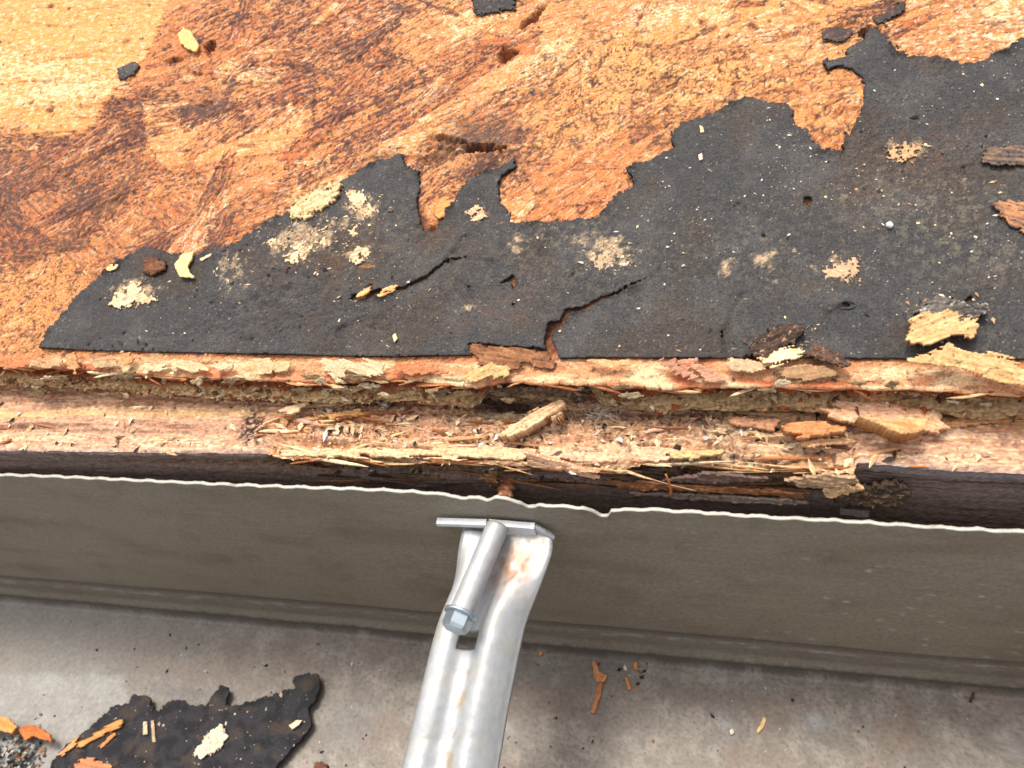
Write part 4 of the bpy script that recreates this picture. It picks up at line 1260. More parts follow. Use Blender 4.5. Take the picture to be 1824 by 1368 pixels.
R1 = roof_at(1.0)
FIB = 'scraps of wood fibre stuck to the felt'
SC = [
    ('pale_wood_scrap', 'thick cream wood scrap overhanging the felt edge left of the forked tear', [(515, 385), (530, 358), (560, 345), (590, 330), (612, 332), (608, 350), (590, 368), (570, 378), (548, 395), (525, 392)], 1.0, C(240, 210, 160), C(230, 190, 134), C(150, 116, 84), 30, .6, .4, 1.3, .8),
    ('wood_fibre_scrap', 'large ragged cream fibre patch just below the thick cream scrap', [(472, 434), (490, 412), (515, 398), (545, 402), (575, 404), (594, 425), (588, 440), (560, 436), (548, 460), (520, 472), (505, 458), (515, 445), (490, 442)], .5, CREAM, TAN, C(96, 84, 72), 40, .5, .15, 1.3, .3),
    ('wood_fibre_scrap', 'tan fuzzy fibre scrap right of the thick cream scrap', [(615, 345), (630, 335), (650, 350), (665, 370), (674, 396), (655, 397), (640, 380), (625, 365)], .5, TAN, CREAM, C(110, 86, 64), -50, .5, .15, 1.1, .3),
    ('wood_fibre_scrap', 'small tan fibre scrap above the left crack in the felt', [(622, 452), (640, 440), (660, 442), (658, 458), (640, 472), (625, 468)], .5, TAN, CREAM, C(120, 92, 66), 20, .5, .1, .8, .3),
    ('wood_fibre_scrap', 'small curled tan sliver between the two fuzzy fibre scraps', [(608, 406), (625, 412), (640, 398), (648, 404), (642, 420), (626, 424)], .4, TAN, CREAM, BROWN, 20, .3, .2, .6, .3),
    ('wood_fibre_scrap', 'cream fibre patch at the far left of the felt', [(195, 541), (215, 515), (240, 500), (255, 510), (262, 525), (285, 535), (262, 541), (235, 545), (210, 550)], .6, CREAM, TAN, C(140, 116, 92), 25, .35, .15, 1.0, .3),
    ('wood_fibre_scrap', 'pale beige scrap below the tip of the forked tear', [(833, 375), (850, 367), (862, 370), (866, 388), (848, 396), (838, 388)], .5, C(226, 196, 156), TAN, BROWN, 10, .3, .1, .7, .25),
    ('wood_fibre_scrap', 'pale grey-tan worn fibre patch right of the felt centre', [(1050, 452), (1070, 440), (1100, 445), (1124, 455), (1120, 474), (1095, 484), (1065, 478), (1052, 465)], .4, C(206, 188, 160), TAN, C(90, 80, 70), 0, .75, .05, 1.2, .25),
    ('wood_fibre_scrap', 'tan scrap with a dark rim, right half of the felt', [(1467, 480), (1500, 468), (1525, 458), (1530, 480), (1533, 500), (1515, 505), (1490, 494), (1470, 498)], .5, C(214, 176, 140), TAN, DBROWN, 30, .7, .1, 1.0, .3),
    ('wood_fibre_scrap', 'orange worn fibre spot right of the orange tongue of bare board', [(1580, 268), (1605, 255), (1640, 262), (1632, 278), (1605, 290), (1585, 284)], .35, C(226, 170, 116), TAN, DBROWN, 20, .7, .05, 1.1, .25),
    ('felt_blister', 'curled brown felt blister at the right picture edge showing orange wood', [(1763, 366), (1790, 362), (1824, 365), (1860, 395), (1824, 418), (1795, 405), (1780, 386)], .6, C(214, 146, 96), C(110, 88, 76), C(60, 54, 54), -20, .9, .4, .8, .35),
    ('felt_blister', 'torn blister with a pale rim above the brown one at right', [(1745, 290), (1752, 268), (1785, 265), (1824, 262), (1850, 285), (1820, 296), (1775, 298)], .5, C(150, 116, 90), C(84, 76, 74), C(56, 52, 54), -10, .9, .3, .8, .35),
    ('brown_wood_chip', 'dark brown chip near the left corner of the felt', [(258, 463), (275, 460), (300, 470), (298, 482), (275, 493), (258, 490)], .9, DBROWN, BROWN, SOIL, 10, .5, .2, .5, .35),
    ('yellow_wood_chip', 'bright pale yellow forked chip on the left of the felt', [(316, 475), (329, 456), (350, 453), (345, 467), (338, 479), (350, 498), (325, 496)], .7, C(255, 232, 160), C(255, 220, 140), STRAW, 60, .1, .6, .4, .2),
    ('yellow_wood_chip', 'thin straw splinter beside the forked yellow chip', [(358, 464), (380, 453), (378, 458), (362, 467)], .4, STRAW, CREAM, TAN, 20, .1, .4, .1, .1),
    ('yellow_wood_chip', 'small straw sliver at the left tip of the felt edge', [(192, 482), (200, 474), (214, 474), (212, 480), (200, 486)], .4, STRAW, CREAM, BROWN, 20, .2, .6, .3, .1),
    ('white_pebble', 'white pebble in the middle of the right felt', [(1576, 402), (1584, 397), (1590, 402), (1586, 409), (1578, 408)], 1.0, C(226, 224, 220), C(240, 238, 232), GREYW, 0, .1, .2, .2, .15),
    ('cream_wood_chip', 'cream chip at the top of the felt hump', [(1246, 226), (1252, 229), (1254, 238), (1248, 240)], .5, CREAM, STRAW, TAN, 0, .1, .3, .1, .1),
    ('cream_wood_chip', 'white chip below the felt hump', [(1244, 279), (1250, 276), (1252, 286), (1246, 289)], .5, CREAM, C(250, 246, 236), TAN, 0, .1, .3, .1, .1),
    ('cream_wood_chip', 'greenish cream chip near the lower felt edge left of centre', [(701, 600), (706, 596), (710, 604), (704, 612)], .5, C(240, 232, 170), CREAM, TAN, 0, .1, .3, .1, .1),
    ('orange_splinter', 'orange splinter lying in the left crack of the felt', [(672, 527), (690, 515), (708, 512), (706, 520), (690, 528), (676, 532)], .7, C(240, 160, 96), STRAW, BROWN, 15, .2, .2, .3, .2),
    ('orange_splinter', 'short orange splinter at the left end of the crack', [(634, 532), (648, 520), (662, 513), (664, 519), (650, 530), (640, 535)], .7, C(232, 150, 84), STRAW, BROWN, 30, .2, .2, .3, .2),
    ('black_felt_crumb', 'black felt crumb on the bright yellow board at top left', [(209, 122), (222, 115), (240, 111), (248, 117), (238, 132), (222, 140), (213, 143)], .9, C(92, 86, 80), C(60, 56, 54), C(140, 130, 120), 0, .4, -.6, .5, .35),
    ('black_felt_crumb', 'dark felt remnant cut by the top picture edge', [(838, -30), (842, 10), (850, 28), (878, 22), (915, 18), (925, -30)], .5, C(70, 66, 64), C(50, 47, 46), C(120, 100, 84), 0, .6, -.4, 1.6, .3),
    ('black_felt_crumb', 'dark smear of felt left of the tongue tip at upper right', [(1462, 62), (1470, 52), (1500, 48), (1522, 54), (1512, 70), (1490, 76), (1465, 68)], .35, C(92, 72, 66), C(60, 54, 54), C(160, 110, 80), 10, .5, -.3, .9, .2),
    ('black_felt_crumb', 'dark smear of felt right of the tongue tip at upper right', [(1556, 34), (1580, 18), (1602, 4), (1614, 2), (1608, 22), (1585, 34), (1560, 44)], .35, C(80, 68, 64), C(56, 52, 52), C(160, 110, 80), 25, .5, -.3, 1.0, .2),
    ('orange_wood_flake', 'rounded orange flake in the forked tear of the felt', [(772, 372), (785, 358), (808, 355), (812, 370), (795, 385), (778, 388)], .8, C(240, 168, 100), C(222, 140, 76), BROWN, 30, .25, -.8, .5, .3),
    ('yellow_wood_flake', 'loose yellow flake by the dark hole at upper left', [(318, 62), (328, 52), (340, 56), (356, 84), (350, 94), (338, 90), (322, 78)], .7, STRAW, C(250, 200, 120), BROWN, -50, .15, -.2, .3, .25),
]
for i, (nm, lb, px, th, c1, c2, cd, ang, dirt, lift, rag, rough) in enumerate(SC):
    if nm == 'wood_fibre_scrap':
        th, rag, rough = .18, rag * 1.3, .12
    piece(nm, lb, nm.split('_')[-1], px, R1, th, c1, c2, cd, ang, dirt, lift, None, rag, 1.0, .2, 600 + i * 13, None, None, FIB if nm == 'wood_fibre_scrap' else None, rough,
          .3 if th > .8 else 0.0, None, .30 if nm == 'wood_fibre_scrap' else (.10 if nm == 'pale_wood_scrap' else 0.0))

# curled flake and lumps at the lower right edge of the felt
piece('curled_wood_flake', 'big curled cream flake with a black fuzzy back at the lower right felt edge', 'flake', [(1610, 606), (1620, 577), (1640, 560), (1690, 560), (1738, 572), (1738, 592), (1725, 607), (1700, 597), (1670, 610), (1640, 622), (1618, 618)],
      roof_at(2.2), .9, C(238, 196, 140), C(214, 160, 104), C(120, 78, 50), 25, .7, .6, (90, -.16, .035), .5, .9, .22, 801, None, None, None, .5)
piece('black_fuzz_lump', 'black and white mouldy lump above the curled cream flake', 'lump', [(1628, 560), (1645, 545), (1668, 533), (1700, 540), (1722, 548), (1752, 545), (1756, 562), (1735, 572), (1700, 578), (1660, 572)],
      roof_at(1.4), 1.6, C(120, 112, 104), C(70, 62, 58), C(220, 214, 204), 10, .5, .3, None, 1.0, 1.0, .2, 815, M_WOOD, None, None, .9)
piece('dark_rot_lump', 'dark crumbly rot lump at the felt edge left of the curled flake', 'lump', [(1328, 637), (1345, 608), (1380, 588), (1412, 580), (1432, 592), (1418, 612), (1390, 622), (1360, 642)],
      roof_at(1.2), 1.8, C(92, 70, 58), C(60, 48, 44), C(206, 164, 120), 20, .55, .2, None, .9, 1.0, .2, 823, M_WOOD, None, None, 1.0)
piece('cream_wood_flake', 'cream flake under the dark crumbly rot lump', 'flake', [(1348, 642), (1372, 624), (1415, 619), (1432, 632), (1402, 646), (1372, 656)], roof_at(1.6), .8, CREAM, STRAW, TAN, 15, .3, .6, (90, -.12, .02), .5, 1.0, .2, 829, None, None, None, .3)
piece('bark_curl', 'dark bark curl right of the cream flake on the felt edge', 'bark', [(1432, 634), (1452, 616), (1482, 628), (1512, 646), (1512, 662), (1480, 652), (1452, 644)], roof_at(1.6), .8, C(110, 80, 62), C(62, 50, 46), C(200, 150, 110), -20, .5, .8, (90, -.2, .05), .7, 1.0, .2, 837, M_WOOD, None, None, .6)

# torn strands that hang over the lip of the board: parts of the sheathing
HF = Frame(on_plane(912., 668., ROOF.O, ROOF.n) + np.array([0, -.6, .7]), (1, 0, 0), (0, math.cos(math.radians(38)), math.sin(math.radians(38))))
FL_ = [([(258, 648), (275, 652), (300, 642), (312, 640), (305, 655), (286, 661), (270, 660), (262, 671), (257, 664)], CREAM), ([(306, 640), (340, 643), (370, 648), (372, 659), (345, 663), (320, 659), (309, 666)], C(255, 220, 168)),
       ([(382, 645), (420, 650), (415, 658), (390, 660)], CREAM), ([(452, 638), (500, 640), (520, 643), (517, 664), (500, 668), (484, 657), (485, 668), (462, 664), (455, 650)], C(252, 214, 160)),
       ([(575, 640), (650, 641), (690, 650), (680, 667), (650, 671), (636, 678), (632, 669), (618, 665), (613, 686), (598, 682), (594, 668), (580, 660)], CREAM),
       ([(824, 674), (850, 656), (880, 648), (912, 656), (906, 670), (880, 674), (850, 680)], C(250, 206, 140)), ([(122, 628), (136, 627), (142, 655), (136, 664), (122, 655)], C(246, 178, 120)),
       ([(60, 640), (110, 638), (118, 650), (80, 655), (55, 652)], C(238, 190, 140)), ([(218, 628), (236, 627), (240, 646), (226, 648)], C(240, 176, 116)), ([(160, 640), (210, 642), (212, 652), (170, 654)], C(226, 186, 140)),
       ([(1040, 642), (1120, 640), (1130, 650), (1080, 655)], C(250, 200, 140)), ([(1170, 640), (1200, 640), (1260, 676), (1240, 682), (1200, 664)], C(226, 160, 128)), ([(1210, 642), (1240, 642), (1290, 676), (1270, 682)], C(232, 170, 136)),
       ([(1290, 642), (1330, 636), (1372, 648), (1350, 664), (1300, 662)], C(246, 206, 160)), ([(700, 645), (760, 648), (800, 664), (740, 668), (705, 662)], C(236, 150, 100)), ([(1380, 655), (1440, 648), (1500, 662), (1480, 676), (1400, 676)], C(206, 160, 116)),
       ([(0, 640), (60, 636), (100, 644), (60, 652), (0, 654)], C(236, 150, 102))]
for i, (px, c) in enumerate(FL_):
    piece('torn_strand', None, None, px, HF, .45, c, c * .82, C(150, 108, 76), [10, -20, 30][i % 3], .25, .1 + .15 * (i % 3), (90, .04, .012), .45, .9, .2, 900 + i * 7, None, root, None, .22)
piece('torn_strand', None, None, [(1618, 640), (1650, 628), (1690, 612), (1712, 626), (1760, 630), (1790, 640), (1824, 656), (1920, 690), (1920, 706), (1824, 688), (1760, 674), (1700, 658), (1650, 650)], Frame(HF.O + HF.n * 1.6, HF.e1, HF.e2), .9, C(246, 206, 146), C(236, 176, 112), C(140, 100, 60), -14, .5, .4, None, .5, .7, .22, 1031, None, root, None, .45)
piece('torn_strand', None, None, [(835, 616), (870, 618), (905, 621), (975, 630), (990, 642), (985, 660), (940, 652), (890, 662), (855, 652), (845, 632)], roof_at(.35), .5, C(170, 116, 76), C(126, 80, 50), DBROWN, -10, .6, .1, None, .6, .9, .22, 1043, None, root, None, .35)
# shreds that hang in the hollow under the lip
r5 = np.random.default_rng(55)
for i in range(64):
    x = r5.uniform(20, 1810)
    if x < 700 or r5.random() < .45:
        y = r5.uniform(668, 716) + (x - 500) * .004
        w_, h_ = r5.uniform(8, 26), r5.uniform(5, 13)
        cc = [C(226, 200, 156), C(190, 160, 118), C(160, 132, 98), C(240, 216, 176)][r5.integers(4)]
        px = [(x - w_, y + r5.uniform(-4, 4)), (x - w_ * .3, y - h_ * .6), (x + w_ * .7, y - h_ * .5), (x + w_, y + r5.uniform(-3, 5)), (x + w_ * .2, y + h_ * r5.uniform(.3, 1.1)), (x - w_ * .5, y + h_ * .4)]
        O = on_Y(x, y, np.interp(x, [0, 1824], [110.4, 110.4]) + r5.uniform(-.8, 1.0))
        piece('edge_shred', None, None, px, Frame(O, (1, 0, r5.uniform(-.15, .15)), (0, .45, .9)), .35, cc, cc * .75, C(90, 66, 46), r5.uniform(-20, 20), .35, 0, None, .5, 1.2, .26, 1100 + i * 5, M_WOOD, bedge, None, .4)

# ------------------------------------------------------------------ splinters of the fascia
piece('wood_splinter', 'pale thick chunk of wood standing in the hollow above the screw', 'splinter', [(888, 783), (905, 765), (935, 750), (960, 738), (1000, 722), (1011, 727), (1004, 746), (975, 760), (945, 772), (915, 783)],
      plane_at(156.5, 10, 8, px=(950, 755)), 2.6, C(244, 206, 164), C(220, 172, 128), C(120, 88, 66), 32, .5, 0, None, .5, .9, .2, 1301, M_WOOD, None, None, .8, .6)
piece('wood_splinter', 'large pale pink splinter with frayed left end, right of the hollow', 'splinter', [(1450, 737), (1492, 734), (1485, 721), (1540, 722), (1600, 728), (1662, 745), (1696, 764), (1650, 774), (1600, 768), (1560, 764), (1496, 754)],
      plane_at(155.5, 16, -3, px=(1560, 745)), 2.2, C(250, 206, 168), C(240, 180, 132), C(150, 86, 62), -12, .35, 0, None, .6, .9, .2, 1313, M_WOOD, None, None, .6, .4)
piece('wood_block', 'blocky orange wedge of wood below the large pink splinter', 'splinter', [(1517, 755), (1560, 762), (1640, 760), (1637, 779), (1596, 788)],
      plane_at(154.0, 14, -4, px=(1575, 770)), 5.0, C(240, 184, 124), C(214, 144, 88), C(140, 86, 46), -8, .15, 0, None, .25, .9, .2, 1327, M_CHIP, None, None, .3, .2)
piece('wood_splinter', 'brown lath left of the blocky orange wedge', 'splinter', [(1392, 768), (1415, 758), (1450, 756), (1502, 768), (1502, 778), (1430, 784)],
      plane_at(156.6, 18, 2, px=(1450, 770)), 3.0, C(228, 158, 104), C(204, 132, 80), DBROWN, 4, .3, 0, None, .3, .9, .2, 1331, M_WOOD, None, None, .4, .3)
piece('wood_splinter', 'thin pink splinter slanting down over the dark face right of the screw', 'splinter', [(938, 806), (990, 816), (1060, 838), (1066, 847), (1040, 842), (985, 830), (940, 822)],
      Frame(on_Y(1000., 825., 98.6), (1, 0, -.06), (0, .35, .94)), .9, C(244, 190, 150), PINK, TAN, -14, .2, 0, None, .25, .8, .2, 1343, M_CHIP, None, None, .2)
piece('wood_splinter', 'small pale flake lying on the fascia left of its broken end', 'splinter', [(503, 733), (530, 722), (556, 715), (548, 726), (520, 739)], plane_at(156, 10, 0, px=(525, 728)), .8, CREAM, PINK, BROWN, 20, .3, 0, None, .3, 1, .2, 1361, M_CHIP, None, None, .3)
piece('paint_chip', 'small grey paint chip above the gutter edge at right', 'paint chip', [(1497, 905), (1548, 909), (1547, 921), (1495, 916)], Frame(on_Y(1520., 912., 97.6), (1, 0, -.04), (0, .5, .87)), .3, C(150, 138, 136), C(134, 122, 120), C(90, 80, 80), 0, .4, 0, None, .12, 1, .2, 1367, M_CHIP, None, None, .05)
piece('soil_clump', 'dark mossy dirt clump on the fascia face at right', 'dirt', [(1470, 878), (1500, 868), (1545, 862), (1580, 852), (1612, 858), (1624, 876), (1600, 892), (1560, 896), (1520, 892), (1490, 888)],
      Frame(on_Y(1550., 875., 98.2), (1, 0, -.03), (0, .3, .95)), 1.6, SOIL, C(96, 76, 56), C(160, 128, 96), 10, .5, 0, None, 1.3, 1.0, .2, 1373, M_WOOD, None, None, 1.4)
piece('rot_crust', 'tan crust lump on the fascia face beside the dirt clump', 'crust', [(1460, 873), (1478, 862), (1520, 862), (1532, 856), (1538, 866), (1500, 876), (1475, 882)],
      Frame(on_Y(1495., 868., 97.4), (1, 0, -.03), (0, .5, .87)), 1.4, C(226, 180, 128), TAN, BROWN, 5, .5, 0, None, .6, 1.0, .2, 1381, M_WOOD, None, None, .8)
LATH = [([(505, 800), (560, 793), (700, 786), (830, 787), (962, 792), (960, 800), (800, 799), (620, 803), (520, 808)], 158.3, C(252, 196, 140), 0), ([(480, 806), (620, 803), (800, 800), (958, 803), (962, 822), (800, 817), (620, 816), (490, 815)], 159.4, C(250, 208, 160), 0),
        ([(962, 796), (1100, 800), (1280, 806), (1240, 818), (1160, 824), (960, 822)], 159.2, C(246, 196, 158), 0), ([(1190, 806), (1290, 803), (1282, 812), (1230, 820), (1195, 818)], 158.6, C(248, 200, 140), 2),
        ([(560, 770), (700, 755), (820, 760), (845, 770), (700, 778), (600, 782)], 158.2, C(246, 210, 170), 3), ([(640, 738), (760, 735), (850, 742), (760, 748), (650, 748)], 157.6, C(214, 172, 144), 0),
        ([(1010, 775), (1180, 770), (1330, 780), (1180, 788), (1020, 788)], 157.8, C(240, 190, 150), 0), ([(1080, 745), (1250, 742), (1400, 752), (1250, 764), (1100, 760)], 157.2, C(236, 180, 136), 0),
        ([(1300, 745), (1390, 752), (1378, 765), (1300, 758)], 156.8, C(240, 176, 132), -4), ([(1250, 770), (1380, 768), (1376, 782), (1270, 784)], 157.4, C(238, 190, 146), 0),
        ([(1420, 790), (1510, 782), (1530, 790), (1440, 800)], 157.0, C(236, 186, 136), 8), ([(560, 742), (640, 730), (650, 738), (600, 750)], 157.0, C(248, 186, 120), 10),
        ([(470, 800), (474, 772), (500, 764), (520, 772), (516, 792), (495, 802)], 156.6, C(150, 92, 50), 40), ([(1640, 750), (1740, 742), (1824, 728), (1900, 724), (1900, 740), (1800, 752), (1700, 762)], 156.8, C(242, 180, 124), 6)]
for i, (px, D, c, ang) in enumerate(LATH):
    if i in (0, 4, 5, 6, 7, 9, 12):
        continue
    piece('split_lath', None, None, px, plane_at(D + .55, 4, 0, px=px[0]), .8, c, c * .8, C(140, 92, 64), ang, .5, 0, None, .8, (.10, .8), .24, 1400 + i * 9, M_WOOD, btop, None, .9, .5)
FLATH = [([(1090, 853), (1200, 857), (1330, 862), (1445, 868), (1430, 876), (1330, 872), (1200, 868), (1100, 866)], 98.3, C(150, 98, 62)), ([(1120, 872), (1300, 878), (1440, 884), (1440, 890), (1300, 886), (1130, 880)], 98.6, C(176, 156, 140)),
         ([(862, 842), (886, 832), (894, 838), (882, 858), (872, 862)], 98.4, C(150, 108, 70)), ([(1400, 850), (1470, 838), (1520, 846), (1530, 858), (1470, 862), (1420, 860)], 97.0, C(206, 166, 130)),
         ([(1180, 852), (1250, 838), (1330, 842), (1400, 850), (1330, 852), (1250, 856)], 98.6, C(130, 104, 92)), ([(560, 836), (700, 838), (840, 846), (840, 854), (700, 848), (570, 846)], 99.6, C(128, 104, 86))]
for i, (px, Y, c) in enumerate(FLATH):
    piece('face_sliver', None, None, px, Frame(on_Y(px[0][0], px[0][1], Y), (1, 0, -.03), (0, .25, .97)), .8, c, c * .75, DBROWN, -2, .45, 0, None, .6, (.12, .8), .24, 1600 + i * 9, M_WOOD, bfront, None, .8)

# rust fibre bristles on the face
for i, (x0, y0, x1, y1, lb) in enumerate([(1186, 845, 1195, 882, 'thin rusty fibre hanging from the fascia face right of the screw'), (1150, 850, 1240, 874, 'pale hair-thin fibre crossing the fascia face below the hollow')]):
    A, B = on_Y(x0, y0, 97.4), on_Y(x1, y1, 96.6)
    k = np.linspace(0, 1, 14)[:, None]
    P = A * (1 - k) + B * k + np.array([.4, -.5, .3]) * np.sin(k * 3.1)
    V, F = tube_mesh(P, np.linspace(.22, .42, 14) if i == 0 else np.full(14, .12), 7)
    tag(mesh_obj('wood_fibre', V, F, C(206, 124, 66) if i == 0 else C(190, 160, 130), M_CHIP), lb, 'fibre')

# ------------------------------------------------------------------ things lying in the gutter
GFL = lambda h: Frame((0, 0, -FLD + h), (1, 0, 0), (0, 1, 0))
scrap_px = [(80, 1440), (92, 1360), (115, 1332), (150, 1305), (183, 1277), (205, 1256), (232, 1253), (237, 1240), (268, 1240), (271, 1260), (281, 1268), (300, 1250), (330, 1246), (335, 1258), (365, 1256), (396, 1221), (408, 1225), (402, 1256),
            (430, 1255), (480, 1240), (526, 1226), (521, 1208), (550, 1200), (568, 1201), (571, 1225), (560, 1250), (549, 1263), (556, 1292), (540, 1312), (492, 1365), (470, 1440)]
SF = GFL(3.2)
suv = SF.uv(scrap_px)


def scrap_c(u, v, sd):
    c = mixc(C(56, 54, 58), C(40, 39, 42), sstep(-.2, .4, fbm(u * .2, v * .2, 4, 1701)))
    c = mixc(c, C(80, 68, 60), sstep(.1, .5, fbm(u * .12, v * .12, 3, 1702)) * .7)
    c = mixc(c, C(200, 184, 156), sstep(.75, 1.1, fbm(u * .3, v * .3, 5, 1703, .7)) * .8)
    return mixc(c, C(220, 208, 184), sstep(.95, 1.1, fbm(u * 1.8, v * 1.8, 2, 1704)) * .6)


V, F, cc, g = patch_mesh(SF, suv, .3, 1.1, lambda u, v, sd: .5 * fbm(u * .08, v * .08, 3, 1711) + .2 * fbm(u * .6, v * .6, 4, 1712) + .5 * np.exp(-np.clip(sd, 0, 9) / 1.2), scrap_c, .8, .5, 1713, True)
tag(mesh_obj('felt_scrap', V, F, cc, M_FELT), 'jagged black felt scrap lying in the gutter at lower left', 'felt scrap')
scrap_top = V[:len(g[0])]
S2 = GFL(3.6)
GI = [
    ('mortar_patch', 'chalky white patch stuck on the black felt scrap in the gutter', 'patch', [(345, 1346), (368, 1308), (395, 1290), (408, 1312), (388, 1338), (358, 1352)], S2, .5, C(246, 230, 200), C(226, 206, 176), C(120, 108, 96), 40, .5, 1.1),
    ('orange_splinter', 'long orange splinter on the black felt scrap in the gutter', 'splinter', [(140, 1327), (180, 1302), (214, 1280), (221, 1286), (218, 1294), (185, 1314), (146, 1332)], S2, .8, C(236, 168, 102), C(218, 144, 80), BROWN, 28, .1, .25),
    ('orange_splinter', 'thin orange splinter below the long one on the felt scrap', 'splinter', [(178, 1330), (200, 1308), (208, 1304), (206, 1312), (184, 1332)], S2, .5, C(224, 146, 84), ORANGE, BROWN, 45, .1, .15),
    ('orange_splinter', 'orange splinter at the left rim of the felt scrap', 'splinter', [(104, 1344), (128, 1322), (140, 1317), (136, 1328), (112, 1350)], S2, .5, C(236, 170, 120), ORANGE, BROWN, 40, .1, .2),
    ('orange_splinter', 'reddish orange chip cut by the bottom picture edge on the felt scrap', 'splinter', [(130, 1372), (140, 1356), (165, 1350), (200, 1360), (196, 1390), (140, 1392)], S2, .8, C(222, 150, 104), C(196, 120, 80), BROWN, 0, .15, .3),
    ('straw_stalk', 'left of two pale parallel stalks on the felt scrap', 'stalk', [(256, 1286), (263, 1286), (264, 1308), (256, 1310)], S2, .5, C(226, 214, 180), TAN, BROWN, 90, .2, .1),
    ('straw_stalk', 'right of two pale parallel stalks on the felt scrap', 'stalk', [(270, 1284), (275, 1284), (278, 1322), (272, 1322)], S2, .4, C(200, 186, 152), TAN, BROWN, 90, .2, .1),
    ('cream_seed', 'cream seed-like chip at the right tip of the felt scrap', 'chip', [(516, 1293), (530, 1284), (539, 1284), (534, 1292), (522, 1300)], S2, .7, C(246, 234, 200), CREAM, TAN, 30, .1, .1),
    ('orange_chip', 'bright orange chip at the left picture edge of the gutter', 'chip', [(-30, 1290), (0, 1276), (20, 1282), (34, 1296), (24, 1308), (0, 1302), (-30, 1312)], GFL(4.5), 1.2, C(242, 172, 100), C(226, 146, 76), ORANGE, -20, .05, .25),
    ('orange_chip', 'curled deep orange chip beside the grit heap in the gutter', 'chip', [(36, 1302), (50, 1292), (72, 1296), (92, 1310), (94, 1322), (78, 1318), (62, 1312), (48, 1320)], GFL(5.0), 1.0, C(222, 130, 66), C(200, 108, 54), BROWN, -15, .15, .3),
    ('orange_chip', 'forked orange chip on the gutter floor right of the hanger', 'chip', [(1055, 1180), (1061, 1178), (1068, 1198), (1082, 1205), (1078, 1215), (1064, 1217), (1059, 1208)], GFL(.1), .8, C(226, 158, 104), C(204, 134, 80), BROWN, 70, .15, .2),
    ('orange_chip', 'narrow orange chip just below the forked one in the gutter', 'chip', [(1067, 1219), (1074, 1217), (1071, 1240), (1058, 1274), (1053, 1270), (1060, 1242)], GFL(.1), .8, C(214, 142, 88), C(190, 120, 70), BROWN, 65, .15, .2),
    ('orange_chip', 'tiny orange chip at the wall end of the crumb cluster', 'chip', [(1128, 1182), (1134, 1180), (1136, 1194), (1130, 1195)], GFL(.1), .6, C(226, 140, 80), ORANGE, BROWN, 80, .1, .1),
    ('orange_chip', 'tiny orange chip at the lower end of the crumb cluster', 'chip', [(1113, 1208), (1118, 1206), (1124, 1228), (1119, 1230)], GFL(.1), .6, C(232, 150, 84), ORANGE, BROWN, 70, .1, .1),
    ('orange_chip', 'tiny orange speck near the right edge of the hanger', 'chip', [(960, 1162), (966, 1160), (967, 1168), (961, 1170)], GFL(.1), .6, C(224, 150, 96), ORANGE, BROWN, 70, .1, .1),
    ('straw_chip', 'bent straw coloured chip alone on the gutter floor at right', 'chip', [(1347, 1302), (1354, 1292), (1358, 1280), (1364, 1279), (1363, 1290), (1357, 1300), (1350, 1308)], GFL(.1), .7, C(248, 214, 146), STRAW, BROWN, 60, .1, .15),
    ('white_chip', 'small white chip left of the bent straw chip', 'chip', [(1299, 1302), (1305, 1299), (1308, 1306), (1302, 1311)], GFL(.1), .7, C(240, 238, 234), CREAM, GREYW, 0, .1, .1),
    ('dark_twig', 'short dark twig on the gutter floor at far right', 'twig', [(1726, 1250), (1730, 1236), (1734, 1232), (1735, 1238), (1731, 1252)], GFL(.1), .7, C(84, 70, 58), SOIL, SOIL, 60, .2, .2),
    ('rust_pebble', 'rusty brown pebble cut by the bottom picture edge beside the felt scrap', 'pebble', [(562, 1372), (566, 1361), (576, 1358), (586, 1364), (588, 1378), (566, 1384)], GFL(.1), 2.0, C(128, 84, 64), DBROWN, SOIL, 0, .4, .3),
]
for i, (nm, lb, ct_, px, fr, th, c1, c2, cd, ang, dirt, rag) in enumerate(GI):
    piece(nm, lb, ct_, px, fr, th, c1, c2, cd, ang, dirt, 0, None, rag, 1.0, .2, 1800 + i * 11, None, None, None, .2)


# ------------------------------------------------------------------ uncountable dust, crumbs and grit
def bits(name, label, cat, P, S, Cc, seed, flat=.6, long_=1.0, mat=None):
    """Small irregular lumps at points P (n,3), sizes S (n,), colours Cc (n,3), in one mesh."""
    r = np.random.default_rng(seed)
    n = len(P)
    base = np.array([[1, 0, 0], [0, 1, 0], [-1, 0, 0], [0, -1, 0], [0, 0, 1], [0, 0, -1]], float)
    tri = np.array([[0, 1, 4, -1], [1, 2, 4, -1], [2, 3, 4, -1], [3, 0, 4, -1], [1, 0, 5, -1], [2, 1, 5, -1], [3, 2, 5, -1], [0, 3, 5, -1]])
    a = r.uniform(0, 2 * np.pi, n)
    B = base[None] * r.uniform(.55, 1.25, (n, 6, 1)) * np.stack([r.uniform(1, 1 + long_, n), np.ones(n), np.full(n, flat)], -1)[:, None]
    x, y = B[..., 0].copy(), B[..., 1].copy()
    B[..., 0], B[..., 1] = x * np.cos(a)[:, None] - y * np.sin(a)[:, None], x * np.sin(a)[:, None] + y * np.cos(a)[:, None]
    B[..., 2] += B[..., 0] * r.uniform(-.4, .4, (n, 1)) + .25
    V = P[:, None] + B * S[:, None, None]
    F = (tri[None] + (np.arange(n) * 6)[:, None, None]).reshape(-1, 4)
    F[np.tile(tri < 0, (n, 1, 1)).reshape(-1, 4)] = -1
    me_cols = np.repeat(Cc, 6, 0)
    o = mesh_obj(name, V.reshape(-1, 3), F, me_cols, mat or M_CHIP, None, False)
    tag(o, label, cat, None, 'stuff')
    return o


def pick(cols, n, r, p=None):
    c = np.array(cols)
    return c[r.choice(len(c), n, p=p)] * r.uniform(.75, 1.1, (n, 1))


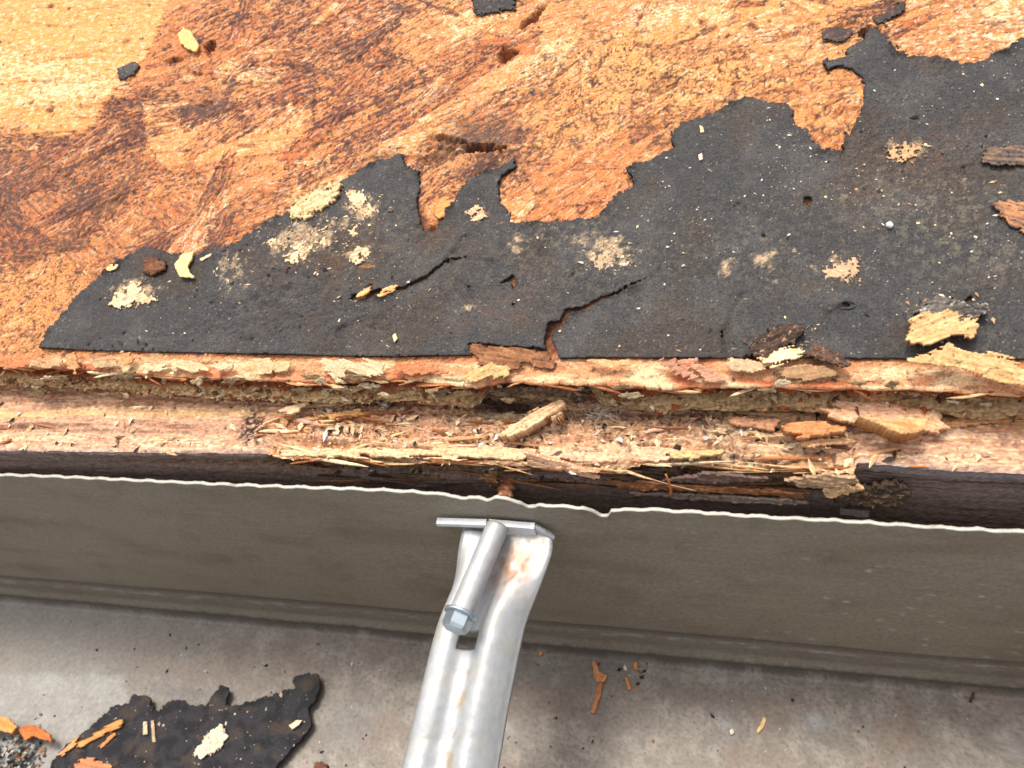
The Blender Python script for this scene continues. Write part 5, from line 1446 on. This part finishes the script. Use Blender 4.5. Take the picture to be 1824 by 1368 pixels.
r7 = np.random.default_rng(77)
n = 1500
w_ = np.clip(.5 + 1.4 * fbm(felt_top[:, 0] * .03, felt_top[:, 1] * .03, 3, 2001), .04, None) * (felt_top[:, 0] > -150) * (felt_top[:, 0] < 150)
w_ *= 1 + 1.2 * (felt_top[:, 0] > 10)
P = felt_top[r7.choice(len(felt_top), n, p=w_ / w_.sum())]
S = .09 + .34 * r7.random(n) ** 4.5
bits('wood_dust', 'scattered cream and white dust specks all over the dark felt', 'dust', P, S, pick([C(255, 240, 205), C(240, 222, 160), C(236, 236, 232), C(206, 170, 120), C(150, 130, 110)], n, r7, [.3, .2, .22, .16, .12]), 78, .5, 1.2)
# crumbs of rot on the fascia top and in the hollow
top_flat, tcol = PT.reshape(-1, 3), ct.reshape(-1, 3)
mk = (PT[..., 0] > ULO) & (PT[..., 0] < UHI) & (PT[..., 1] < 121)
wt = (mk * (1 - np.clip(holl * 1.6, 0, 1)) * (.22 + m2 * (.35 + ledge)) * np.clip(.4 + 1.5 * fbm(X2 * .08, Yt * .2, 3, 2003), .03, None)).ravel()
n = 3600
P = top_flat[r7.choice(len(top_flat), n, p=wt / wt.sum())] + [0, 0, .1]
S = .14 + .75 * r7.random(n) ** 4
bits('rot_crumbs', 'loose tan and cream crumbs of rotten wood along the fascia top', 'crumbs', P, S, pick([C(255, 228, 186), C(236, 196, 150), C(206, 160, 122), C(140, 106, 84), C(70, 56, 48), C(244, 240, 232), C(232, 172, 110)], n, r7, [.3, .24, .14, .1, .1, .06, .06]), 79, .6, 2.4, M_WOOD)
ep = EP.reshape(-1, 3)
we = (1 - hollow.ravel()) * ((EQ > .35) & (EQ < .92) & (EU > ULO) & (EU < UHI)).ravel() * np.clip(.4 + 1.5 * fbm(EU * .1, EQ * 4, 3, 2005), .03, None).ravel()
n = 1500
P = ep[r7.choice(len(ep), n, p=we / we.sum())] + [0, -.25, .0]
bits('edge_crumbs', 'pale shreds and crumbs clinging to the rotten edge of the roof board', 'crumbs', P, .15 + .65 * r7.random(n) ** 3, pick([C(236, 200, 148), C(206, 160, 108), C(166, 116, 74), C(110, 76, 50), C(246, 222, 180), C(170, 84, 46)], n, r7), 80, .8, 1.6, M_WOOD)
# face crumbs below the arris
pf_ = PF.reshape(-1, 3)
wf = ((VF > .3) & (VF < 9)).ravel() * m3.ravel() * np.clip(.2 + 1.6 * fbm(X3 * .1, VF * .4, 3, 2007), .02, None).ravel() * ((X3 > ULO) & (X3 < UHI)).ravel()
n = 900
P = pf_[r7.choice(len(pf_), n, p=wf / wf.sum())] + [0, -.15, .0]
bits('face_crumbs', 'dark crumbs and dust clinging to the rotten fascia face', 'crumbs', P, .13 + .55 * r7.random(n) ** 3, pick([C(120, 96, 76), C(80, 62, 50), C(190, 156, 120), C(56, 46, 40), C(220, 200, 176)], n, r7, [.3, .3, .15, .15, .1]), 81, .7, 1.6, M_WOOD)
# specks in the gutter
n = 420
u_ = r7.uniform(ULO, UHI, n); v_ = r7.uniform(40, 87, n)
cl_ = GF.uv([[1120, 1195]])[0]
kcl = r7.random(n) < .12
u_ = np.where(kcl, cl_[0] + r7.normal(0, 4.2, n), u_); v_ = np.where(kcl, cl_[1] + r7.normal(0, 2.6, n), v_)
bits('gutter_specks', 'dark and pale specks of grit spread over the gutter floor', 'grit', np.stack([u_, v_, np.full(n, -FLD + .1)], -1), .10 + .5 * r7.random(n) ** 4, pick([C(60, 50, 44), C(40, 36, 34), C(226, 214, 190), C(150, 110, 80), C(200, 196, 190)], n, r7, [.32, .22, .16, .18, .12]), 82, .7, 1.0, M_GRIT)
# grit heap at the lower left
hp_ = GF.uv([[35, 1345]])[0]
n = 520
u_, v_ = hp_[0] + r7.normal(0, 4.2, n), hp_[1] + r7.normal(-2.5, 4.6, n)
zz = -FLD + 4.6 * np.exp(-(((u_ - hp_[0]) / 7) ** 2 + ((v_ - hp_[1] + 2.5) / 8) ** 2)) * r7.random(n) ** .4
bits('roof_grit', 'heap of mixed grey, black and tan roof grit at the lower left of the gutter', 'grit', np.stack([u_, v_, zz], -1), .35 + .75 * r7.random(n) ** 1.6, pick([C(120, 124, 122), C(70, 72, 74), C(46, 46, 48), C(206, 200, 190), C(190, 140, 100), C(150, 160, 156)], n, r7), 83, .85, .4, M_GRIT)
n = 120
P = scrap_top[r7.choice(len(scrap_top), n)]
bits('scrap_dust', 'white specks sprinkled on the black felt scrap in the gutter', 'dust', P, .12 + .4 * r7.random(n) ** 3, pick([C(240, 230, 206), C(206, 196, 176), C(226, 190, 140)], n, r7), 84, .6, 1.0)
# grey lint in the hollow
r8 = np.random.default_rng(91)
A0 = on_D(1085., 738., 155.0)
V_, F_, o_ = [], [], 0
for i in range(46):
    st_ = A0 + r8.normal(0, 1, 3) * [4.5, .7, .5]
    k = np.linspace(0, 1, 9)[:, None]
    d1, d2 = r8.normal(0, 1, 3) * [1.6, .9, .8], r8.normal(0, 1, 3) * [1.2, .9, .9]
    P = st_ + d1 * k + d2 * np.sin(k * 3.1)
    V, F = tube_mesh(P, np.full(9, .07), 5, cap=False)
    V_.append(V); F_.append(F + o_); o_ += len(V)
tag(mesh_obj('grey_lint', np.concatenate(V_), np.concatenate(F_), C(160, 148, 132), M_CHIP), 'small tuft of grey lint in the hollow right of the pale chunk', 'lint', None, 'stuff')

wr = blobs(ROOF, [(540, 490, 140, 70, 1), (430, 560, 120, 50, .7), (200, 610, 80, 16, .8), (680, 560, 120, 40, .6), (1640, 290, 140, 70, .8), (1400, 600, 120, 40, .8), (1690, 560, 100, 40, .9), (860, 600, 60, 30, .6), (1240, 420, 300, 150, .12)], fG[0], fG[1]) + .01
n = 380
P = felt_top[r7.choice(len(felt_top), n, p=wr / wr.sum())]
bits('felt_crumbs', 'dark crumbs broken from the felt, lying on its roughened areas', 'crumbs', P, .12 + .55 * r7.random(n) ** 4, pick([C(56, 52, 52), C(74, 66, 62), C(44, 42, 44), C(110, 88, 72)], n, r7), 85, .6, 1.4, M_FELT)

# ------------------------------------------------------------------ splinter slivers standing in the rot, parts of the fascia top
r9 = np.random.default_rng(99)


def sliver(P, yaw, pitch, L, w, t, c, parent):
    d = np.array([math.cos(yaw) * math.cos(pitch), math.sin(yaw) * math.cos(pitch), math.sin(pitch)])
    sd_ = unit(np.cross([0, 0, 1], d)); up = np.cross(d, sd_)
    ss = np.array([0, .12, .35, .62, .85, 1.0])
    wid = w * np.array([.15, .7, 1, .9, .6, .08]) * r9.uniform(.7, 1.2, 6)
    off = np.cumsum(r9.normal(0, .10, 6)) * w
    rings = []
    for k in range(6):
        c0_ = P + d * (ss[k] - .4) * L + sd_ * off[k]
        rings.append([c0_ + sd_ * wid[k] * .5 * a_ + up * t * b_ * (.4 + .6 * wid[k] / w) * r9.uniform(.8, 1.2) for a_, b_ in ((-1, 0), (-.7, 1), (.6, 1), (1, .1), (0, -.6))])
    V = np.array(rings).reshape(-1, 3)
    i = np.arange(30).reshape(6, 5); j = np.roll(i, -1, 1)
    F = np.stack([i[:-1], j[:-1], j[1:], i[1:]], -1).reshape(-1, 4)
    cc = c * r9.uniform(.72, 1.08, (30, 1))
    return mesh_obj('sliver', V, F, cc, M_WOOD, parent, False)


SLC = [C(255, 226, 180), C(248, 206, 152), C(236, 176, 122), C(214, 140, 88), C(176, 110, 66), C(120, 80, 54), C(230, 186, 160)]
wsl = (mk * (m2 + .12) * (1 - np.clip(holl * 1.2, 0, 1))).ravel()
for P in top_flat[r9.choice(len(top_flat), 120, p=wsl / wsl.sum())]:
    L = r9.uniform(3, 9) if r9.random() < .65 else r9.uniform(9, 24)
    sliver(P + [0, 0, .15], r9.normal(0, .16) + (math.pi if r9.random() < .5 else 0), r9.normal(.02, .09), L, r9.uniform(.35, 1.1) * (1 + L * .03), r9.uniform(.2, .55), SLC[r9.choice(7, p=[.2, .22, .2, .14, .1, .06, .08])], btop)
fr_e = np.stack([xs, Yf - .1, zt[-1] - .2], -1)
selx = np.where((xs > xm0 + 3) & (xs < xm1 - 2))[0]
for k in r9.choice(selx, 42):
    L = r9.uniform(4, 20)
    sliver(fr_e[k] + [0, r9.uniform(-.2, .8), r9.uniform(-.8, .3)], r9.normal(0, .10) + (math.pi if r9.random() < .5 else 0), r9.normal(-.03, .07), L, r9.uniform(.4, 1.0), r9.uniform(.2, .5), SLC[r9.choice(7, p=[.16, .2, .22, .16, .12, .08, .06])], btop)
wl = ((X3 > ULO) & (X3 < UHI) & (VF > 1.2) & (VF < 11)).ravel() * m3.ravel()
for P in pf_[r9.choice(len(pf_), 46, p=wl / wl.sum())]:
    sliver(P + [0, -.3, 0], r9.normal(0, .06), r9.normal(-.04, .05), r9.uniform(5, 26), r9.uniform(.4, 1.0), r9.uniform(.25, .6), [C(130, 92, 62), C(96, 68, 50), C(170, 120, 80), C(110, 92, 84), C(70, 52, 42)][r9.integers(5)], bfront)
# the same, hanging from the lip of the roof board
selu = np.where((us > ULO) & (us < UHI))[0]
for k in r9.choice(selu, 60):
    P = EP[r9.integers(5, 14), k]
    sliver(P + [0, -.3, 0], r9.normal(0, .22) + (math.pi if r9.random() < .5 else 0), r9.normal(-.05, .14), r9.uniform(2.5, 10), r9.uniform(.4, 1.1), r9.uniform(.15, .4), SLC[r9.choice(7, p=[.22, .2, .16, .16, .16, .06, .04])], bedge)

# frayed felt fibres along the torn edge, and wood fibre powder round the stuck scraps
ef = np.where((fG[2] < .35) & (fG[1] > 9))[0]
n = 1300
P = felt_top[r9.choice(ef, n)] + r9.normal(0, .45, (n, 1)) * ROOF.e1 + r9.normal(0, .45, (n, 1)) * ROOF.e2 - ROOF.n * .75
bits('felt_fringe', 'frayed black felt fibres along the torn upper edge of the felt', 'fibres', P, .10 + .34 * r9.random(n) ** 3, pick([C(52, 48, 48), C(70, 62, 58), C(96, 74, 60)], n, r9, [.55, .3, .15]), 86, .8, 1.8, M_FELT)
ws = blobs(ROOF, [(540, 430, 70, 42, 1.0), (240, 525, 46, 26, .8), (645, 375, 40, 40, .8), (642, 456, 28, 20, .6), (850, 382, 24, 20, .5), (1090, 460, 50, 30, .8), (1500, 482, 46, 28, .8), (1612, 272, 50, 26, .7), (420, 500, 40, 34, .5), (1690, 560, 60, 40, .8), (1400, 610, 60, 26, .9)], fG[0], fG[1]) ** 1.5 + 1e-6
n = 1000
P = felt_top[r9.choice(len(felt_top), n, p=ws / ws.sum())]
bits('fibre_powder', 'cream fibre powder strewn round the scraps stuck to the felt', 'dust', P, .08 + .32 * r9.random(n) ** 3, pick([C(250, 226, 182), C(226, 190, 146), C(190, 150, 112), C(140, 110, 84)], n, r9), 87, .6, 1.8)
